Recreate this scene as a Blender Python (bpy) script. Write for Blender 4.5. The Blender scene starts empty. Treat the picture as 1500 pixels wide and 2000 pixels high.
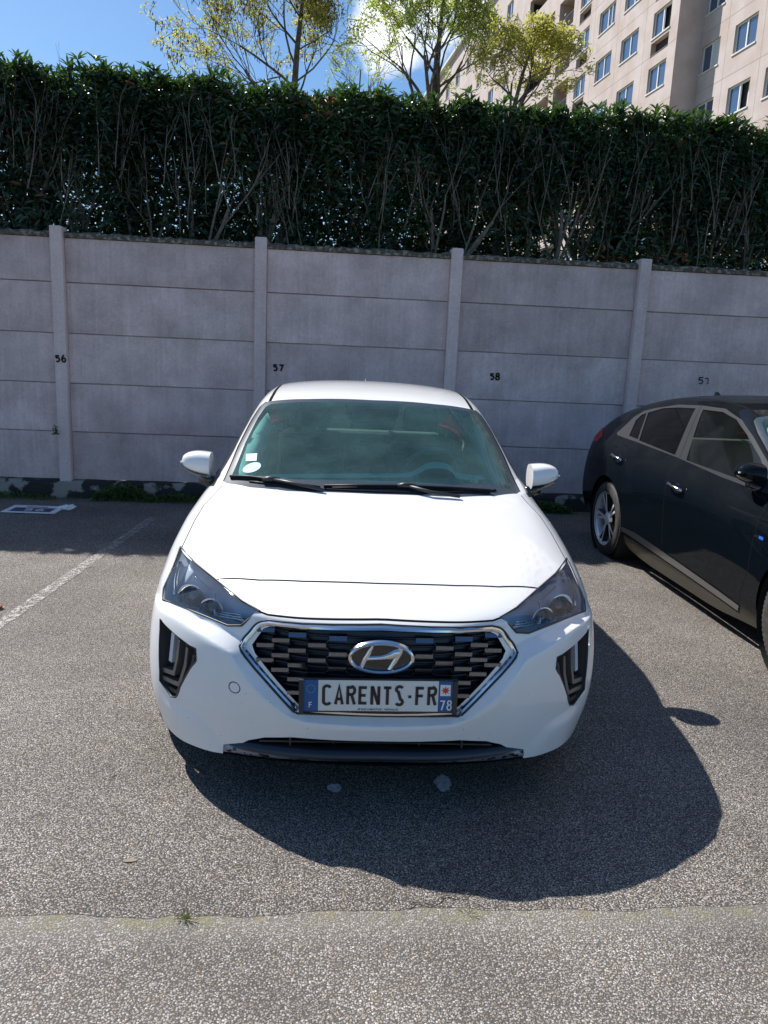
import bpy, bmesh, math, random
from mathutils import Vector, Matrix
from mathutils.bvhtree import BVHTree
from math import radians, sin, cos, pi
S = bpy.context.scene; COL = S.collection
# ------------------------------------------------------------------ camera, sky, sun, exposure
cam = bpy.data.cameras.new('camera'); camo = bpy.data.objects.new('camera', cam); COL.objects.link(camo)
cam.sensor_fit = 'VERTICAL'; cam.sensor_height = 36; cam.lens = 27.0; cam.clip_start = .05; cam.clip_end = 3000
yaw, pit, rol = .085543, .206267, .044984
d_ = Vector((sin(yaw)*cos(pit), cos(yaw)*cos(pit), -sin(pit))); r_ = Vector((cos(yaw), -sin(yaw), 0)); u_ = r_.cross(d_)
r2 = cos(rol)*r_+sin(rol)*u_; u2 = -sin(rol)*r_+cos(rol)*u_
m = Matrix((r2, u2, -d_)).transposed().to_4x4(); m.translation = (0, 0, 1.65)
camo.matrix_world = m; S.camera = camo
S.view_settings.view_transform = 'Standard'; S.view_settings.look = 'None'
S.view_settings.exposure = 0.75; S.view_settings.gamma = 1
SUN_TO = Vector((.635, -.62, -1.0)).normalized()          # the way the light travels
sun = bpy.data.lights.new('sun', 'SUN'); suno = bpy.data.objects.new('sun', sun); COL.objects.link(suno)
sun.energy = 4.6; sun.angle = radians(.53); sun.color = (1, .955, .89)
suno.rotation_euler = SUN_TO.to_track_quat('-Z', 'Y').to_euler(); suno.location = (-20, 20, 40)
w = bpy.data.worlds.new('World'); S.world = w; w.use_nodes = True
nt = w.node_tree; nt.nodes.clear(); N = nt.nodes.new; Lk = nt.links.new
out = N('ShaderNodeOutputWorld'); bg = N('ShaderNodeBackground'); sky = N('ShaderNodeTexSky')
sky.sky_type = 'NISHITA'; sky.sun_disc = False
sky.sun_elevation = math.asin(-SUN_TO.z); sky.sun_rotation = math.atan2(-SUN_TO.x, -SUN_TO.y)
sky.air_density = 1.0; sky.dust_density = .6; sky.ozone_density = 2.2; sky.altitude = 50
# a fair-weather cloud bank, fixed in the sky by direction
tc = N('ShaderNodeTexCoord'); sep = N('ShaderNodeSeparateXYZ'); Lk(tc.outputs['Generated'], sep.inputs[0])
no = N('ShaderNodeTexNoise'); no.inputs['Scale'].default_value = 9; no.inputs['Detail'].default_value = 7; no.inputs['Roughness'].default_value = .55
Lk(tc.outputs['Generated'], no.inputs['Vector'])
CLOUD = [((.056, .934, .354), .070), ((.125, .912, .395), .115), ((.19, .88, .47), .16)]
prev = None
for c, rad in CLOUD:
    cn = Vector(c).normalized()
    dv = N('ShaderNodeVectorMath'); dv.operation = 'DISTANCE'; dv.inputs[1].default_value = cn; Lk(tc.outputs['Generated'], dv.inputs[0])
    mr = N('ShaderNodeMapRange'); mr.inputs['From Min'].default_value = rad; mr.inputs['From Max'].default_value = rad*.2
    mr.inputs['To Min'].default_value = 0; mr.inputs['To Max'].default_value = .46; Lk(dv.outputs['Value'], mr.inputs['Value'])
    if prev is None: prev = mr.outputs[0]
    else:
        mx = N('ShaderNodeMath'); mx.operation = 'MAXIMUM'; Lk(prev, mx.inputs[0]); Lk(mr.outputs[0], mx.inputs[1]); prev = mx.outputs[0]
ad = N('ShaderNodeMath'); ad.operation = 'ADD'; Lk(prev, ad.inputs[0]); Lk(no.outputs['Fac'], ad.inputs[1])
cr = N('ShaderNodeMapRange'); cr.interpolation_type = 'SMOOTHSTEP'; cr.inputs['From Min'].default_value = .70; cr.inputs['From Max'].default_value = .90
Lk(ad.outputs[0], cr.inputs['Value'])
hs = N('ShaderNodeHueSaturation'); hs.inputs['Saturation'].default_value = 1.12; Lk(sky.outputs[0], hs.inputs['Color'])
tn_ = N('ShaderNodeVectorMath'); tn_.operation = 'MULTIPLY'; tn_.inputs[1].default_value = (.84, .98, 1.07); Lk(hs.outputs[0], tn_.inputs[0])
mix = N('ShaderNodeMix'); mix.data_type = 'RGBA'; Lk(cr.outputs[0], mix.inputs['Factor']); Lk(tn_.outputs[0], mix.inputs['A'])
mix.inputs['B'].default_value = (10.5, 10.8, 11.3, 1)
Lk(mix.outputs['Result'], bg.inputs['Color']); bg.inputs['Strength'].default_value = .076
Lk(bg.outputs[0], out.inputs[0])

# ------------------------------------------------------------------ helpers
rnd = random.Random(7)
def rgb(c): return (c[0], c[1], c[2], 1) if len(c) == 3 else c
def mat(name, color, rough=.6, metal=0, coat=0, spec=.5, noise=None, bump=None, trans=0, sheen=0):
    """noise=(scale, color2, lo, hi) ; bump=(scale, strength, distance)"""
    m = bpy.data.materials.new(name); m.use_nodes = True; t = m.node_tree; b = t.nodes['Principled BSDF']
    b.inputs['Base Color'].default_value = rgb(color); b.inputs['Roughness'].default_value = rough
    b.inputs['Metallic'].default_value = metal; b.inputs['Coat Weight'].default_value = coat; b.inputs['Coat Roughness'].default_value = .03
    b.inputs['Specular IOR Level'].default_value = spec
    if noise or bump:
        co = t.nodes.new('ShaderNodeTexCoord')
    if noise:
        n = t.nodes.new('ShaderNodeTexNoise'); n.inputs['Scale'].default_value = noise[0]; n.inputs['Detail'].default_value = 6
        t.links.new(co.outputs['Object'], n.inputs['Vector'])
        r = t.nodes.new('ShaderNodeMapRange'); r.inputs['From Min'].default_value = noise[2]; r.inputs['From Max'].default_value = noise[3]
        t.links.new(n.outputs['Fac'], r.inputs['Value'])
        x = t.nodes.new('ShaderNodeMix'); x.data_type = 'RGBA'; x.inputs['A'].default_value = rgb(color); x.inputs['B'].default_value = rgb(noise[1])
        t.links.new(r.outputs[0], x.inputs['Factor']); t.links.new(x.outputs['Result'], b.inputs['Base Color'])
    if bump:
        n = t.nodes.new('ShaderNodeTexNoise'); n.inputs['Scale'].default_value = bump[0]; n.inputs['Detail'].default_value = 4
        t.links.new(co.outputs['Object'], n.inputs['Vector'])
        bp = t.nodes.new('ShaderNodeBump'); bp.inputs['Strength'].default_value = bump[1]; bp.inputs['Distance'].default_value = bump[2]
        t.links.new(n.outputs['Fac'], bp.inputs['Height']); t.links.new(bp.outputs[0], b.inputs['Normal'])
    return m
def nn(t, kind, **kw):
    n = t.nodes.new(kind)
    for k, v in kw.items():
        if k in ('operation', 'data_type', 'interpolation_type', 'feature', 'blend_type', 'distance', 'noise_dimensions'): setattr(n, k, v)
        else: n.inputs[k.replace('_', ' ')].default_value = v
    return n
def mesh_obj(name, vs, fs, mats, parent=None, smooth=False, midx=None, normals=None):
    me = bpy.data.meshes.new(name); me.from_pydata([tuple(v) for v in vs], [], [tuple(f) for f in fs])
    for mm in (mats if isinstance(mats, (list, tuple)) else [mats]): me.materials.append(mm)
    if midx: me.polygons.foreach_set('material_index', midx)
    if smooth or normals: me.polygons.foreach_set('use_smooth', [True]*len(fs))
    if normals: me.normals_split_custom_set(normals)
    me.update()
    o = bpy.data.objects.new(name, me); COL.objects.link(o)
    if parent: o.parent = parent
    return o
class MB:
    def __init__(s): s.v = []; s.f = []; s.m = []
    def add(s, vs, fs, mi=0):
        b = len(s.v); s.v += [tuple(v) for v in vs]; s.f += [tuple(i+b for i in f) for f in fs]; s.m += [mi]*len(fs); return s
    def box(s, a, b, mi=0):
        (x0, y0, z0), (x1, y1, z1) = a, b
        return s.add([(x0,y0,z0),(x1,y0,z0),(x1,y1,z0),(x0,y1,z0),(x0,y0,z1),(x1,y0,z1),(x1,y1,z1),(x0,y1,z1)],
                     [(0,3,2,1),(4,5,6,7),(0,1,5,4),(1,2,6,5),(2,3,7,6),(3,0,4,7)], mi)
    def tube(s, pts, rads, n=8, mi=0, caps=True):
        pts = [Vector(p) for p in pts]; rads = rads if isinstance(rads, (list, tuple)) else [rads]*len(pts)
        vs = []; up = None
        for i, p in enumerate(pts):
            t = (pts[min(i+1, len(pts)-1)]-pts[max(i-1, 0)]).normalized()
            if up is None: up = t.orthogonal().normalized()
            up = (up-t*up.dot(t)); up = up.normalized() if up.length > 1e-6 else t.orthogonal().normalized()
            bn = t.cross(up)
            vs += [p+(up*cos(2*pi*k/n)+bn*sin(2*pi*k/n))*rads[i] for k in range(n)]
        fs = [(i*n+k, i*n+(k+1) % n, (i+1)*n+(k+1) % n, (i+1)*n+k) for i in range(len(pts)-1) for k in range(n)]
        if caps: fs += [tuple(range(n))[::-1], tuple((len(pts)-1)*n+k for k in range(n))]
        return s.add(vs, fs, mi)
    def lathe(s, prof, n=32, mi=0, M=None, closed=False):
        """prof [(r, h)] about local Z"""
        vs = [Vector((r*cos(2*pi*k/n), r*sin(2*pi*k/n), h)) for r, h in prof for k in range(n)]
        if M: vs = [M @ v for v in vs]
        fs = [(i*n+k, i*n+(k+1) % n, (i+1)*n+(k+1) % n, (i+1)*n+k) for i in range(len(prof)-1) for k in range(n)]
        return s.add(vs, fs, mi)
    def build(s, name, mats, parent=None, smooth=False): return mesh_obj(name, s.v, s.f, mats, parent, smooth, s.m)
def bevel(o, w_=.005, seg=2, ang=40):
    m = o.modifiers.new('bevel', 'BEVEL'); m.width = w_; m.segments = seg; m.limit_method = 'ANGLE'; m.angle_limit = radians(ang); return o
def subsurf(o, l=2):
    m = o.modifiers.new('sub', 'SUBSURF'); m.levels = l; m.render_levels = l
    o.data.polygons.foreach_set('use_smooth', [True]*len(o.data.polygons)); return o
def empty(name, loc=(0, 0, 0), rz=0):
    o = bpy.data.objects.new(name, None); COL.objects.link(o); o.location = loc; o.rotation_euler = (0, 0, rz); o.empty_display_size = .2; return o
def tag(o, label=None, cat=None, group=None, kind=None):
    if label: o['label'] = label
    if cat: o['category'] = cat
    if group: o['group'] = group
    if kind: o['kind'] = kind
    return o
def text_mesh(txt, size, bold=0., extrude=.0008, sx=1.):
    cu = bpy.data.curves.new('txt', 'FONT'); cu.body = txt; cu.size = size; cu.offset = bold; cu.extrude = extrude; cu.align_x = 'CENTER'; cu.align_y = 'CENTER'
    ob = bpy.data.objects.new('txt', cu); COL.objects.link(ob)
    dg = bpy.context.evaluated_depsgraph_get(); dg.update()
    me = bpy.data.meshes.new_from_object(ob.evaluated_get(dg)); bpy.data.objects.remove(ob); bpy.data.curves.remove(cu)
    vs = [Vector((v.co.x*sx, v.co.y, v.co.z)) for v in me.vertices]; fs = [tuple(p.vertices) for p in me.polygons]
    return vs, fs
def stroke(path, wd, n_arc=0):
    """flat ribbon along a 2D path with mitred joints -> verts2d, faces"""
    P = [Vector(p) for p in path]; L = []; R = []
    for i, p in enumerate(P):
        a = (P[i]-P[i-1]).normalized() if i else None; b = (P[i+1]-P[i]).normalized() if i < len(P)-1 else None
        t = a if b is None else b if a is None else (a+b).normalized()
        nrm = Vector((-t.y, t.x)); k = 1.0
        if a is not None and b is not None: k = 1/max(.5, nrm.dot(Vector((-a.y, a.x))))
        L.append(p+nrm*wd*.5*k); R.append(p-nrm*wd*.5*k)
    n = len(P)
    return L+R, [(i, n+i, n+i+1, i+1) for i in range(n-1)]
def arc(cx, cy, rx, ry, a0, a1, n=8): return [(cx+rx*cos(radians(a0+(a1-a0)*i/n)), cy+ry*sin(radians(a0+(a1-a0)*i/n))) for i in range(n+1)]
def sstep(a, b, x):
    t = max(0., min(1., (x-a)/(b-a))); return t*t*(3-2*t)
def leafmat(name, col, back, rough=.35, trans=.5, var=.35):
    m = bpy.data.materials.new(name); m.use_nodes = True; t = m.node_tree; t.nodes.clear(); L = t.links.new
    o = nn(t, 'ShaderNodeOutputMaterial'); p = nn(t, 'ShaderNodeBsdfPrincipled', Roughness=rough); p.inputs['Specular IOR Level'].default_value = .5
    at = nn(t, 'ShaderNodeAttribute'); at.attribute_name = 'tone'
    mx = nn(t, 'ShaderNodeMix', data_type='RGBA'); mx.inputs['A'].default_value = rgb([c*(1-var) for c in col]); mx.inputs['B'].default_value = rgb([c*(1+var) for c in col]); L(at.outputs['Fac'], mx.inputs['Factor'])
    L(mx.outputs['Result'], p.inputs['Base Color']); tl_ = nn(t, 'ShaderNodeBsdfTranslucent', Color=rgb(back)); ms = nn(t, 'ShaderNodeMixShader'); ms.inputs[0].default_value = trans
    L(p.outputs[0], ms.inputs[1]); L(tl_.outputs[0], ms.inputs[2]); L(ms.outputs[0], o.inputs[0]); return m
# ------------------------------------------------------------------ car body cage
def hermite(knots):
    xs = [k[0] for k in knots]; ys = [k[1] for k in knots]; n = len(xs)
    d = [(ys[i+1]-ys[i])/(xs[i+1]-xs[i]) for i in range(n-1)]
    m = [d[0]] + [0 if d[i-1]*d[i] <= 0 else 2*d[i-1]*d[i]/(d[i-1]+d[i]) for i in range(1, n-1)] + [d[-1]]
    def f(x):
        if x <= xs[0]: return ys[0]+m[0]*(x-xs[0])
        if x >= xs[-1]: return ys[-1]+m[-1]*(x-xs[-1])
        i = max(j for j in range(n-1) if xs[j] <= x); h = xs[i+1]-xs[i]; t = (x-xs[i])/h
        return (ys[i]*(2*t**3-3*t*t+1)+h*m[i]*(t**3-2*t*t+t)+ys[i+1]*(-2*t**3+3*t*t)+h*m[i+1]*(t**3-t*t))
    return f
def K(s): return hermite([tuple(float(v) for v in p.split(':')) for p in s.split()])
ROWS = {
 'T0': (None, K('.06:.735 .15:.785 .25:.822 .45:.868 .7:.918 .95:.96 1.10:.985 1.2:1.026 1.35:1.105 1.6:1.232 1.95:1.39 2.15:1.43 2.5:1.455 2.9:1.45 3.3:1.42 3.7:1.35 4.0:1.27 4.22:1.19 4.33:1.15')),
 'T4': (K('.35:.65 .6:.715 .85:.755 1.1:.775 1.4:.76 1.7:.705 2.03:.645 2.4:.625 2.9:.61 3.3:.60 3.7:.60 4.0:.61 4.3:.62'),
        K('.35:.785 .6:.83 .85:.878 1.1:.932 1.3:.975 1.4:1.01 1.7:1.18 2.03:1.345 2.4:1.405 2.9:1.395 3.3:1.365 3.7:1.30 4.0:1.23 4.3:1.13')),
 'S1': (K('.5:.80 .85:.85 1.1:.86 1.4:.83 1.7:.79 2.03:.755 2.4:.74 2.9:.73 3.3:.71 3.7:.70 4.0:.71 4.3:.72'),
        K('.5:.775 .85:.83 1.1:.875 1.4:.94 1.7:1.055 2.03:1.145 2.4:1.18 2.9:1.185 3.3:1.175 3.7:1.15 4.0:1.12 4.3:1.06')),
 'S2': (K('.5:.858 .85:.895 1.1:.893 1.4:.88 1.7:.868 2.4:.858 3.0:.85 3.5:.85 4.0:.83 4.3:.79'),
        K('.5:.725 .85:.78 1.1:.825 1.4:.87 1.7:.905 2.4:.945 3.0:.975 3.5:1.0 4.0:1.0 4.3:.98')),
 'S3': (K('.5:.888 .85:.915 1.1:.912 1.7:.912 2.4:.912 3.0:.912 3.5:.91 4.0:.885 4.3:.84'),
        K('.5:.65 .85:.70 1.1:.73 1.7:.80 2.4:.84 3.0:.87 3.5:.89 4.0:.89 4.3:.87')),
 'S4': (K('.5:.905 .85:.922 1.7:.908 2.4:.908 3.5:.922 4.0:.905 4.3:.865'), K('.5:.545 .85:.565 1.7:.60 3.5:.66 4.3:.70')),
 'S5': (K('.5:.908 .85:.922 1.7:.888 2.4:.888 3.5:.915 4.0:.905 4.3:.87'), K('.5:.43 .85:.43 1.7:.42 3.5:.45 4.3:.50')),
 'S6': (K('.5:.895 .85:.91 1.7:.872 3.5:.895 4.0:.885 4.3:.85'), K('.5:.31 1.7:.27 3.5:.29 4.3:.33')),
 'S7': (K('.5:.865 .85:.86 1.7:.84 3.5:.83 4.3:.74'), K('.5:.175 1.3:.175 1.7:.13 3.0:.13 3.5:.20 4.3:.22')),
}
TF = (.33, .64, .86); TG = (.06, .28, .62)
def station(y):
    x4, z4 = ROWS['T4'][0](y), ROWS['T4'][1](y); z0 = ROWS['T0'][1](y)
    pts = [(0, y, z0)] + [(f*x4, y, z0+(z4-z0)*g) for f, g in zip(TF, TG)] + [(x4, y, z4)]
    return pts + [(ROWS[k][0](y), y, ROWS[k][1](y)) for k in ('S1', 'S2', 'S3', 'S4', 'S5', 'S6', 'S7')]
STY = [.47, .66, .85, 1.04, 1.14, 1.24, 1.45, 1.72, 2.0, 2.2, 2.5, 2.9, 3.3, 3.65, 3.95, 4.18]
FRONT = [(0,.06,.738),(.2,.066,.738),(.37,.095,.738),(.49,.15,.742),(.60,.25,.752),
         (.76,.33,.71),(.81,.34,.665),(.838,.34,.60),(.848,.34,.53),(.868,.355,.43),(.872,.365,.30),(.80,.33,.165)]
REAR = [(0,4.36,1.16),(.2,4.355,1.16),(.38,4.345,1.155),(.52,4.32,1.14),(.63,4.29,1.11),
        (.72,4.28,1.03),(.78,4.29,.96),(.82,4.31,.87),(.85,4.34,.72),(.86,4.36,.50),(.84,4.35,.34),(.76,4.31,.22)]
FY_ = [.05,.035,.018,0,-.002,.025,.06]; FZ_ = [.70,.66,.60,.53,.43,.31,.19]
RY_ = [4.335,4.36,4.38,4.41,4.46,4.44,4.38]; RZ_ = [1.03,.97,.89,.72,.50,.34,.22]
def cage():
    verts = []; vid = {}
    def V(p, key):
        if key not in vid:
            vid[key] = len(verts); verts.append(tuple(p))
        return vid[key]
    def mir(p, s): return (p[0]*s, p[1], p[2])
    sts = [FRONT]+[station(y) for y in STY]+[REAR]
    n = len(sts); faces = []
    def vt(i, j, s):
        return V(mir(sts[i][j], s), (i, j, 0 if j == 0 else s))
    for s in (1, -1):
        for i in range(n-1):
            for j in range(11):
                f = [vt(i, j, s), vt(i+1, j, s), vt(i+1, j+1, s), vt(i, j+1, s)]
                faces.append(f if s < 0 else f[::-1])
        for cap, i, ys, zs in ((0, 0, FY_, FZ_), (1, n-1, RY_, RZ_)):
            st = sts[i]
            def vc(j, k):
                if k == 0: return vt(i, j, s)
                if j == 4: return vt(i, 4+k, s)
                xj = (0, .21, .40, .56)[j] * (1 if not cap else 1)
                e = st[4+k]
                plan = (0, .05, .19, .45)[j]
                y = ys[k-1]+(e[1]-ys[k-1])*plan
                z = zs[k-1]+(e[2]-zs[k-1])*(0, .1, .4, .75)[j]
                x = e[0]*(0, .27, .53, .77)[j]
                return V((x*s, y, z), ('c', cap, j, k, 0 if j == 0 else s))
            for j in range(4):
                for k in range(7):
                    f = [vc(j, k), vc(j+1, k), vc(j+1, k+1), vc(j, k+1)]
                    if (s > 0) == (cap == 0): f = f[::-1]
                    faces.append(f[::-1])
    out_f = []                                   # every face looks outward
    for f in faces:
        q = [Vector(verts[i]) for i in f]; c = sum(q, Vector())/len(q); n = (q[2]-q[0]).cross(q[3]-q[1]); k = Vector((0, min(max(c.y, 1.0), 3.6), .55))
        out_f.append(f if n.dot(c-k) > 0 else f[::-1])
    return verts, out_f
def subdiv(verts, faces, lv):
    me = bpy.data.meshes.new('t'); me.from_pydata(verts, [], faces); ob = bpy.data.objects.new('t', me)
    bpy.context.scene.collection.objects.link(ob)
    m = ob.modifiers.new('s', 'SUBSURF'); m.levels = lv; m.render_levels = lv
    dg = bpy.context.evaluated_depsgraph_get(); e = ob.evaluated_get(dg); m2 = bpy.data.meshes.new_from_object(e)
    vs = [tuple(v.co) for v in m2.vertices]; fs = [tuple(p.vertices) for p in m2.polygons]
    bpy.data.objects.remove(ob); bpy.data.meshes.remove(me); bpy.data.meshes.remove(m2)
    return vs, fs
# ------------------------------------------------------------------ cutting the body sheet along traced outlines
PROJ = {'f': lambda v: (abs(v[0]), v[2]), 't': lambda v: (abs(v[0]), v[1]), 's': lambda v: (v[1], v[2]), 'd': lambda v: (abs(v[0])+v[1], v[2])}
class Sheet:
    def __init__(s, vs, fs):
        s.v = [tuple(v) for v in vs]; s.f = [tuple(f) for f in fs]; s.reg = ['body']*len(s.f)
        s.c = [s.cen(f) for f in s.f]; s.n = [s.nor(f) for f in s.f]
    def cen(s, f):
        k = len(f); return tuple(sum(s.v[i][a] for i in f)/k for a in range(3))
    def nor(s, f):
        nx = ny = nz = 0; k = len(f)
        for i in range(k):
            a, b = s.v[f[i]], s.v[f[(i+1) % k]]
            nx += (a[1]-b[1])*(a[2]+b[2]); ny += (a[2]-b[2])*(a[0]+b[0]); nz += (a[0]-b[0])*(a[1]+b[1])
        l = math.sqrt(nx*nx+ny*ny+nz*nz) or 1; return (nx/l, ny/l, nz/l)
    def cut(s, poly, pr, filt, close=True):
        P = PROJ[pr]; x0 = min(p[0] for p in poly)-.001; x1 = max(p[0] for p in poly)+.001; y0 = min(p[1] for p in poly)-.001; y1 = max(p[1] for p in poly)+.001
        cand = []
        for i, f in enumerate(s.f):
            c = P(s.c[i])
            if not (x0-.06 < c[0] < x1+.06 and y0-.06 < c[1] < y1+.06): continue
            if s.reg[i] is None or not filt(s.c[i], s.n[i]): continue
            q = [P(s.v[k]) for k in f]
            if max(a[0] for a in q) < x0 or min(a[0] for a in q) > x1 or max(a[1] for a in q) < y0 or min(a[1] for a in q) > y1: continue
            cand.append(i)
        n = len(poly)
        for k in range(n if close else n-1):
            a, b = poly[k], poly[(k+1) % n]; dx, dy = b[0]-a[0], b[1]-a[1]; ln = math.hypot(dx, dy)
            if ln < 1e-6: continue
            nx, ny = -dy/ln, dx/ln; tx, ty = dx/ln, dy/ln; new = []
            for i in cand:
                f = s.healed(s.f[i]); s.f[i] = f; q = [P(s.v[j]) for j in f]
                dd = [(p[0]-a[0])*nx+(p[1]-a[1])*ny for p in q]
                if max(dd) < 1e-5 or min(dd) > -1e-5: continue
                tt = [(p[0]-a[0])*tx+(p[1]-a[1])*ty for p in q]
                if max(tt) < -1e-4 or min(tt) > ln+1e-4: continue
                A = []; B = []; m = len(f)
                for j in range(m):
                    vi, vj = f[j], f[(j+1) % m]; da, db = dd[j], dd[(j+1) % m]
                    if abs(da) <= 1e-5: A.append(vi); B.append(vi)
                    elif da > 0: A.append(vi)
                    else: B.append(vi)
                    if (da > 1e-5 and db < -1e-5) or (da < -1e-5 and db > 1e-5):
                        key = (min(vi, vj), max(vi, vj)); w_ = s.all.get(key)
                        if w_ is None:
                            t = da/(da-db); va, vb = s.v[vi], s.v[vj]
                            s.v.append(tuple(va[z]+(vb[z]-va[z])*t for z in range(3))); w_ = len(s.v)-1; s.all[key] = w_
                        A.append(w_); B.append(w_)
                if len(A) < 3 or len(B) < 3: continue
                s.f[i] = tuple(A); s.c[i] = s.cen(A)
                s.f.append(tuple(B)); s.c.append(s.cen(B)); s.n.append(s.n[i]); s.reg.append(s.reg[i]); new.append(len(s.f)-1)
            cand += new
        return cand
    all = {}
    def healed(s, f):
        """put the points a neighbour's cut left on a shared edge into this face"""
        g = list(f)
        for _ in range(12):
            h = []; ch = False
            for j in range(len(g)):
                a, b = g[j], g[(j+1) % len(g)]; h.append(a); w_ = s.all.get((min(a, b), max(a, b)))
                if w_ is not None: h.append(w_); ch = True
            g = h
            if not ch: break
        return tuple(g)
    def finish(s): s.f = [s.healed(f) for f in s.f]
    def mark(s, cand, poly, pr, name, filt, only=('body',)):
        P = PROJ[pr]; n = len(poly)
        for i in cand:
            if s.reg[i] not in only or not filt(s.c[i], s.n[i]): continue
            x, y = P(s.c[i]); ins = False; j = n-1
            for k in range(n):
                xi, yi = poly[k]; xj, yj = poly[j]
                if (yi > y) != (yj > y) and x < (xj-xi)*(y-yi)/(yj-yi)+xi: ins = not ins
                j = k
            if ins: s.reg[i] = name
    def region(s, poly, pr, name, filt=lambda c, n: True, only=('body',)):
        s.mark(s.cut(poly, pr, filt), poly, pr, name, filt, only)
    def line(s, poly, pr, filt=lambda c, n: True): s.cut(poly, pr, filt, False)
    def seam(s, path, pr, wd, filt=lambda c, n: True, only=('body',), name='seam', close=False):
        path = list(path)+([path[0]] if close else [])
        v, f = stroke(path, wd); n = len(path)
        for k in range(n-1):
            q = [tuple(v[k]), tuple(v[k+1]), tuple(v[n+k+1]), tuple(v[n+k])]; s.region(q, pr, name, filt, only)
def smooth_path(pts, n=4):
    out_ = []
    for i in range(len(pts)-1):
        p0 = pts[max(i-1, 0)]; p1 = pts[i]; p2 = pts[i+1]; p3 = pts[min(i+2, len(pts)-1)]
        for k in range(n):
            t = k/n; out_.append(tuple(.5*((2*p1[a])+(-p0[a]+p2[a])*t+(2*p0[a]-5*p1[a]+4*p2[a]-p3[a])*t*t+(-p0[a]+3*p1[a]-3*p2[a]+p3[a])*t**3) for a in range(len(p1))))
    out_.append(tuple(pts[-1])); return out_
def pdist(p, path):
    best = 1e9
    for i in range(len(path)-1):
        a, b = path[i], path[i+1]; dx, dy = b[0]-a[0], b[1]-a[1]
        t = max(0, min(1, ((p[0]-a[0])*dx+(p[1]-a[1])*dy)/(dx*dx+dy*dy))); q = math.hypot(p[0]-a[0]-dx*t, p[1]-a[1]-dy*t)
        if q < best: best = q; sg = dx*(p[1]-a[1])-dy*(p[0]-a[0])
    return best if sg > 0 else -best
# outlines measured on the car, half a car each (mirrored by |x|)
HEADLIGHT = [(1.535,.808),(1.38,.765),(1.315,.700),(1.272,.668),(.925,.675),(.727,.664),(.655,.673),(.588,.731),(.72,.746),(1.012,.777),(1.245,.795)]
RIDGE = [(-.05,.366),(.02,.366),(.286,.370),(.345,.383),(.378,.397),(.50,.477),(.600,.560),(.622,.578),(.662,.596),(.80,.622),(.925,.640),(1.08,.654),(1.30,.657),(1.6,.66)]
RIDGE_IN = [(-.05,.388),(.02,.388),(.275,.392),(.318,.402),(.345,.418),(.47,.50),(.565,.585),(.60,.608),(.655,.632),(.80,.652),(.925,.658),(1.08,.662),(1.27,.664),(1.6,.668)]
RING = [(-.05,.706),(.35,.694),(.40,.689),(.428,.676),(.452,.645),(.474,.615),(.462,.588),(.30,.424),(.284,.414),(.26,.409),(-.05,.409)]
FOG = [(1.178,.620),(.842,.570),(.834,.53),(.985,.362),(1.0,.35),(1.04,.342),(1.15,.382)]
INTAKE = [(-.05,.3035),(.30,.297),(.40,.281),(.46,.257),(.555,.186),(.56,.15),(-.05,.15)]
LOBE = [(1.25,.40),(1.165,.345),(.97,.329),(.83,.318),(.73,.225),(.72,.10),(1.25,.10)]
SCREEN = [(-.05,1.104),(.02,1.104),(.32,1.117),(.41,1.128),(.59,1.184),(.712,1.262),(.735,1.30),(.703,1.617),(.660,1.86),(.628,1.975),(.60,1.995),(.36,1.962),(.02,1.946),(-.05,1.946)]
HOOD2 = [(-.05,.278),(.02,.278),(.29,.286),(.46,.306),(.645,.360),(.655,.37)]
NOSE = [(-.05,.735),(.02,.735),(.35,.727),(.41,.725),(.46,.731)]
HOODE = [(.815,.70),(.812,.80),(.808,.94),(.792,1.09),(.762,1.18),(.735,1.262)]
WINF = [(2.39,.998),(2.60,1.340),(2.33,1.345),(2.12,1.311),(1.92,1.234),(1.67,1.118),(1.50,1.02),(1.48,.972)]
WINR = [(3.235,1.037),(3.475,1.246),(3.25,1.30),(3.0,1.325),(2.718,1.340),(2.575,1.010)]
WINQ = [(3.27,1.043),(3.465,1.049),(3.60,1.17),(3.575,1.218),(3.50,1.240)]
TRIM = [(1.30,.965),(1.41,.945),(1.90,.962),(2.52,.998),(3.25,1.022),(3.69,1.030),(3.74,1.045),(3.70,1.19),(3.60,1.252),(3.42,1.288),(3.03,1.346),(2.65,1.366),(2.33,1.367),(2.07,1.315),(1.85,1.225),(1.60,1.105),(1.42,1.005)]
MOULD = [(3.24,.315),(3.17,.338),(2.90,.345),(1.44,.255),(1.46,.216),(2.97,.290),(3.22,.296)]
TAIL = [(4.02,.93),(3.98,.985),(4.10,1.03),(4.40,1.05),(4.42,.93)]
WHEEL_R = .318; ARCH_R = .368; AX_F, AX_R = .88, 3.575
def circ(cx, cy, r, n=40): return [(cx+r*cos(2*pi*i/n), cy+r*sin(2*pi*i/n)) for i in range(n)]
RIDGE = smooth_path(RIDGE, 3); RIDGE_IN = smooth_path(RIDGE_IN, 3)
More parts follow.
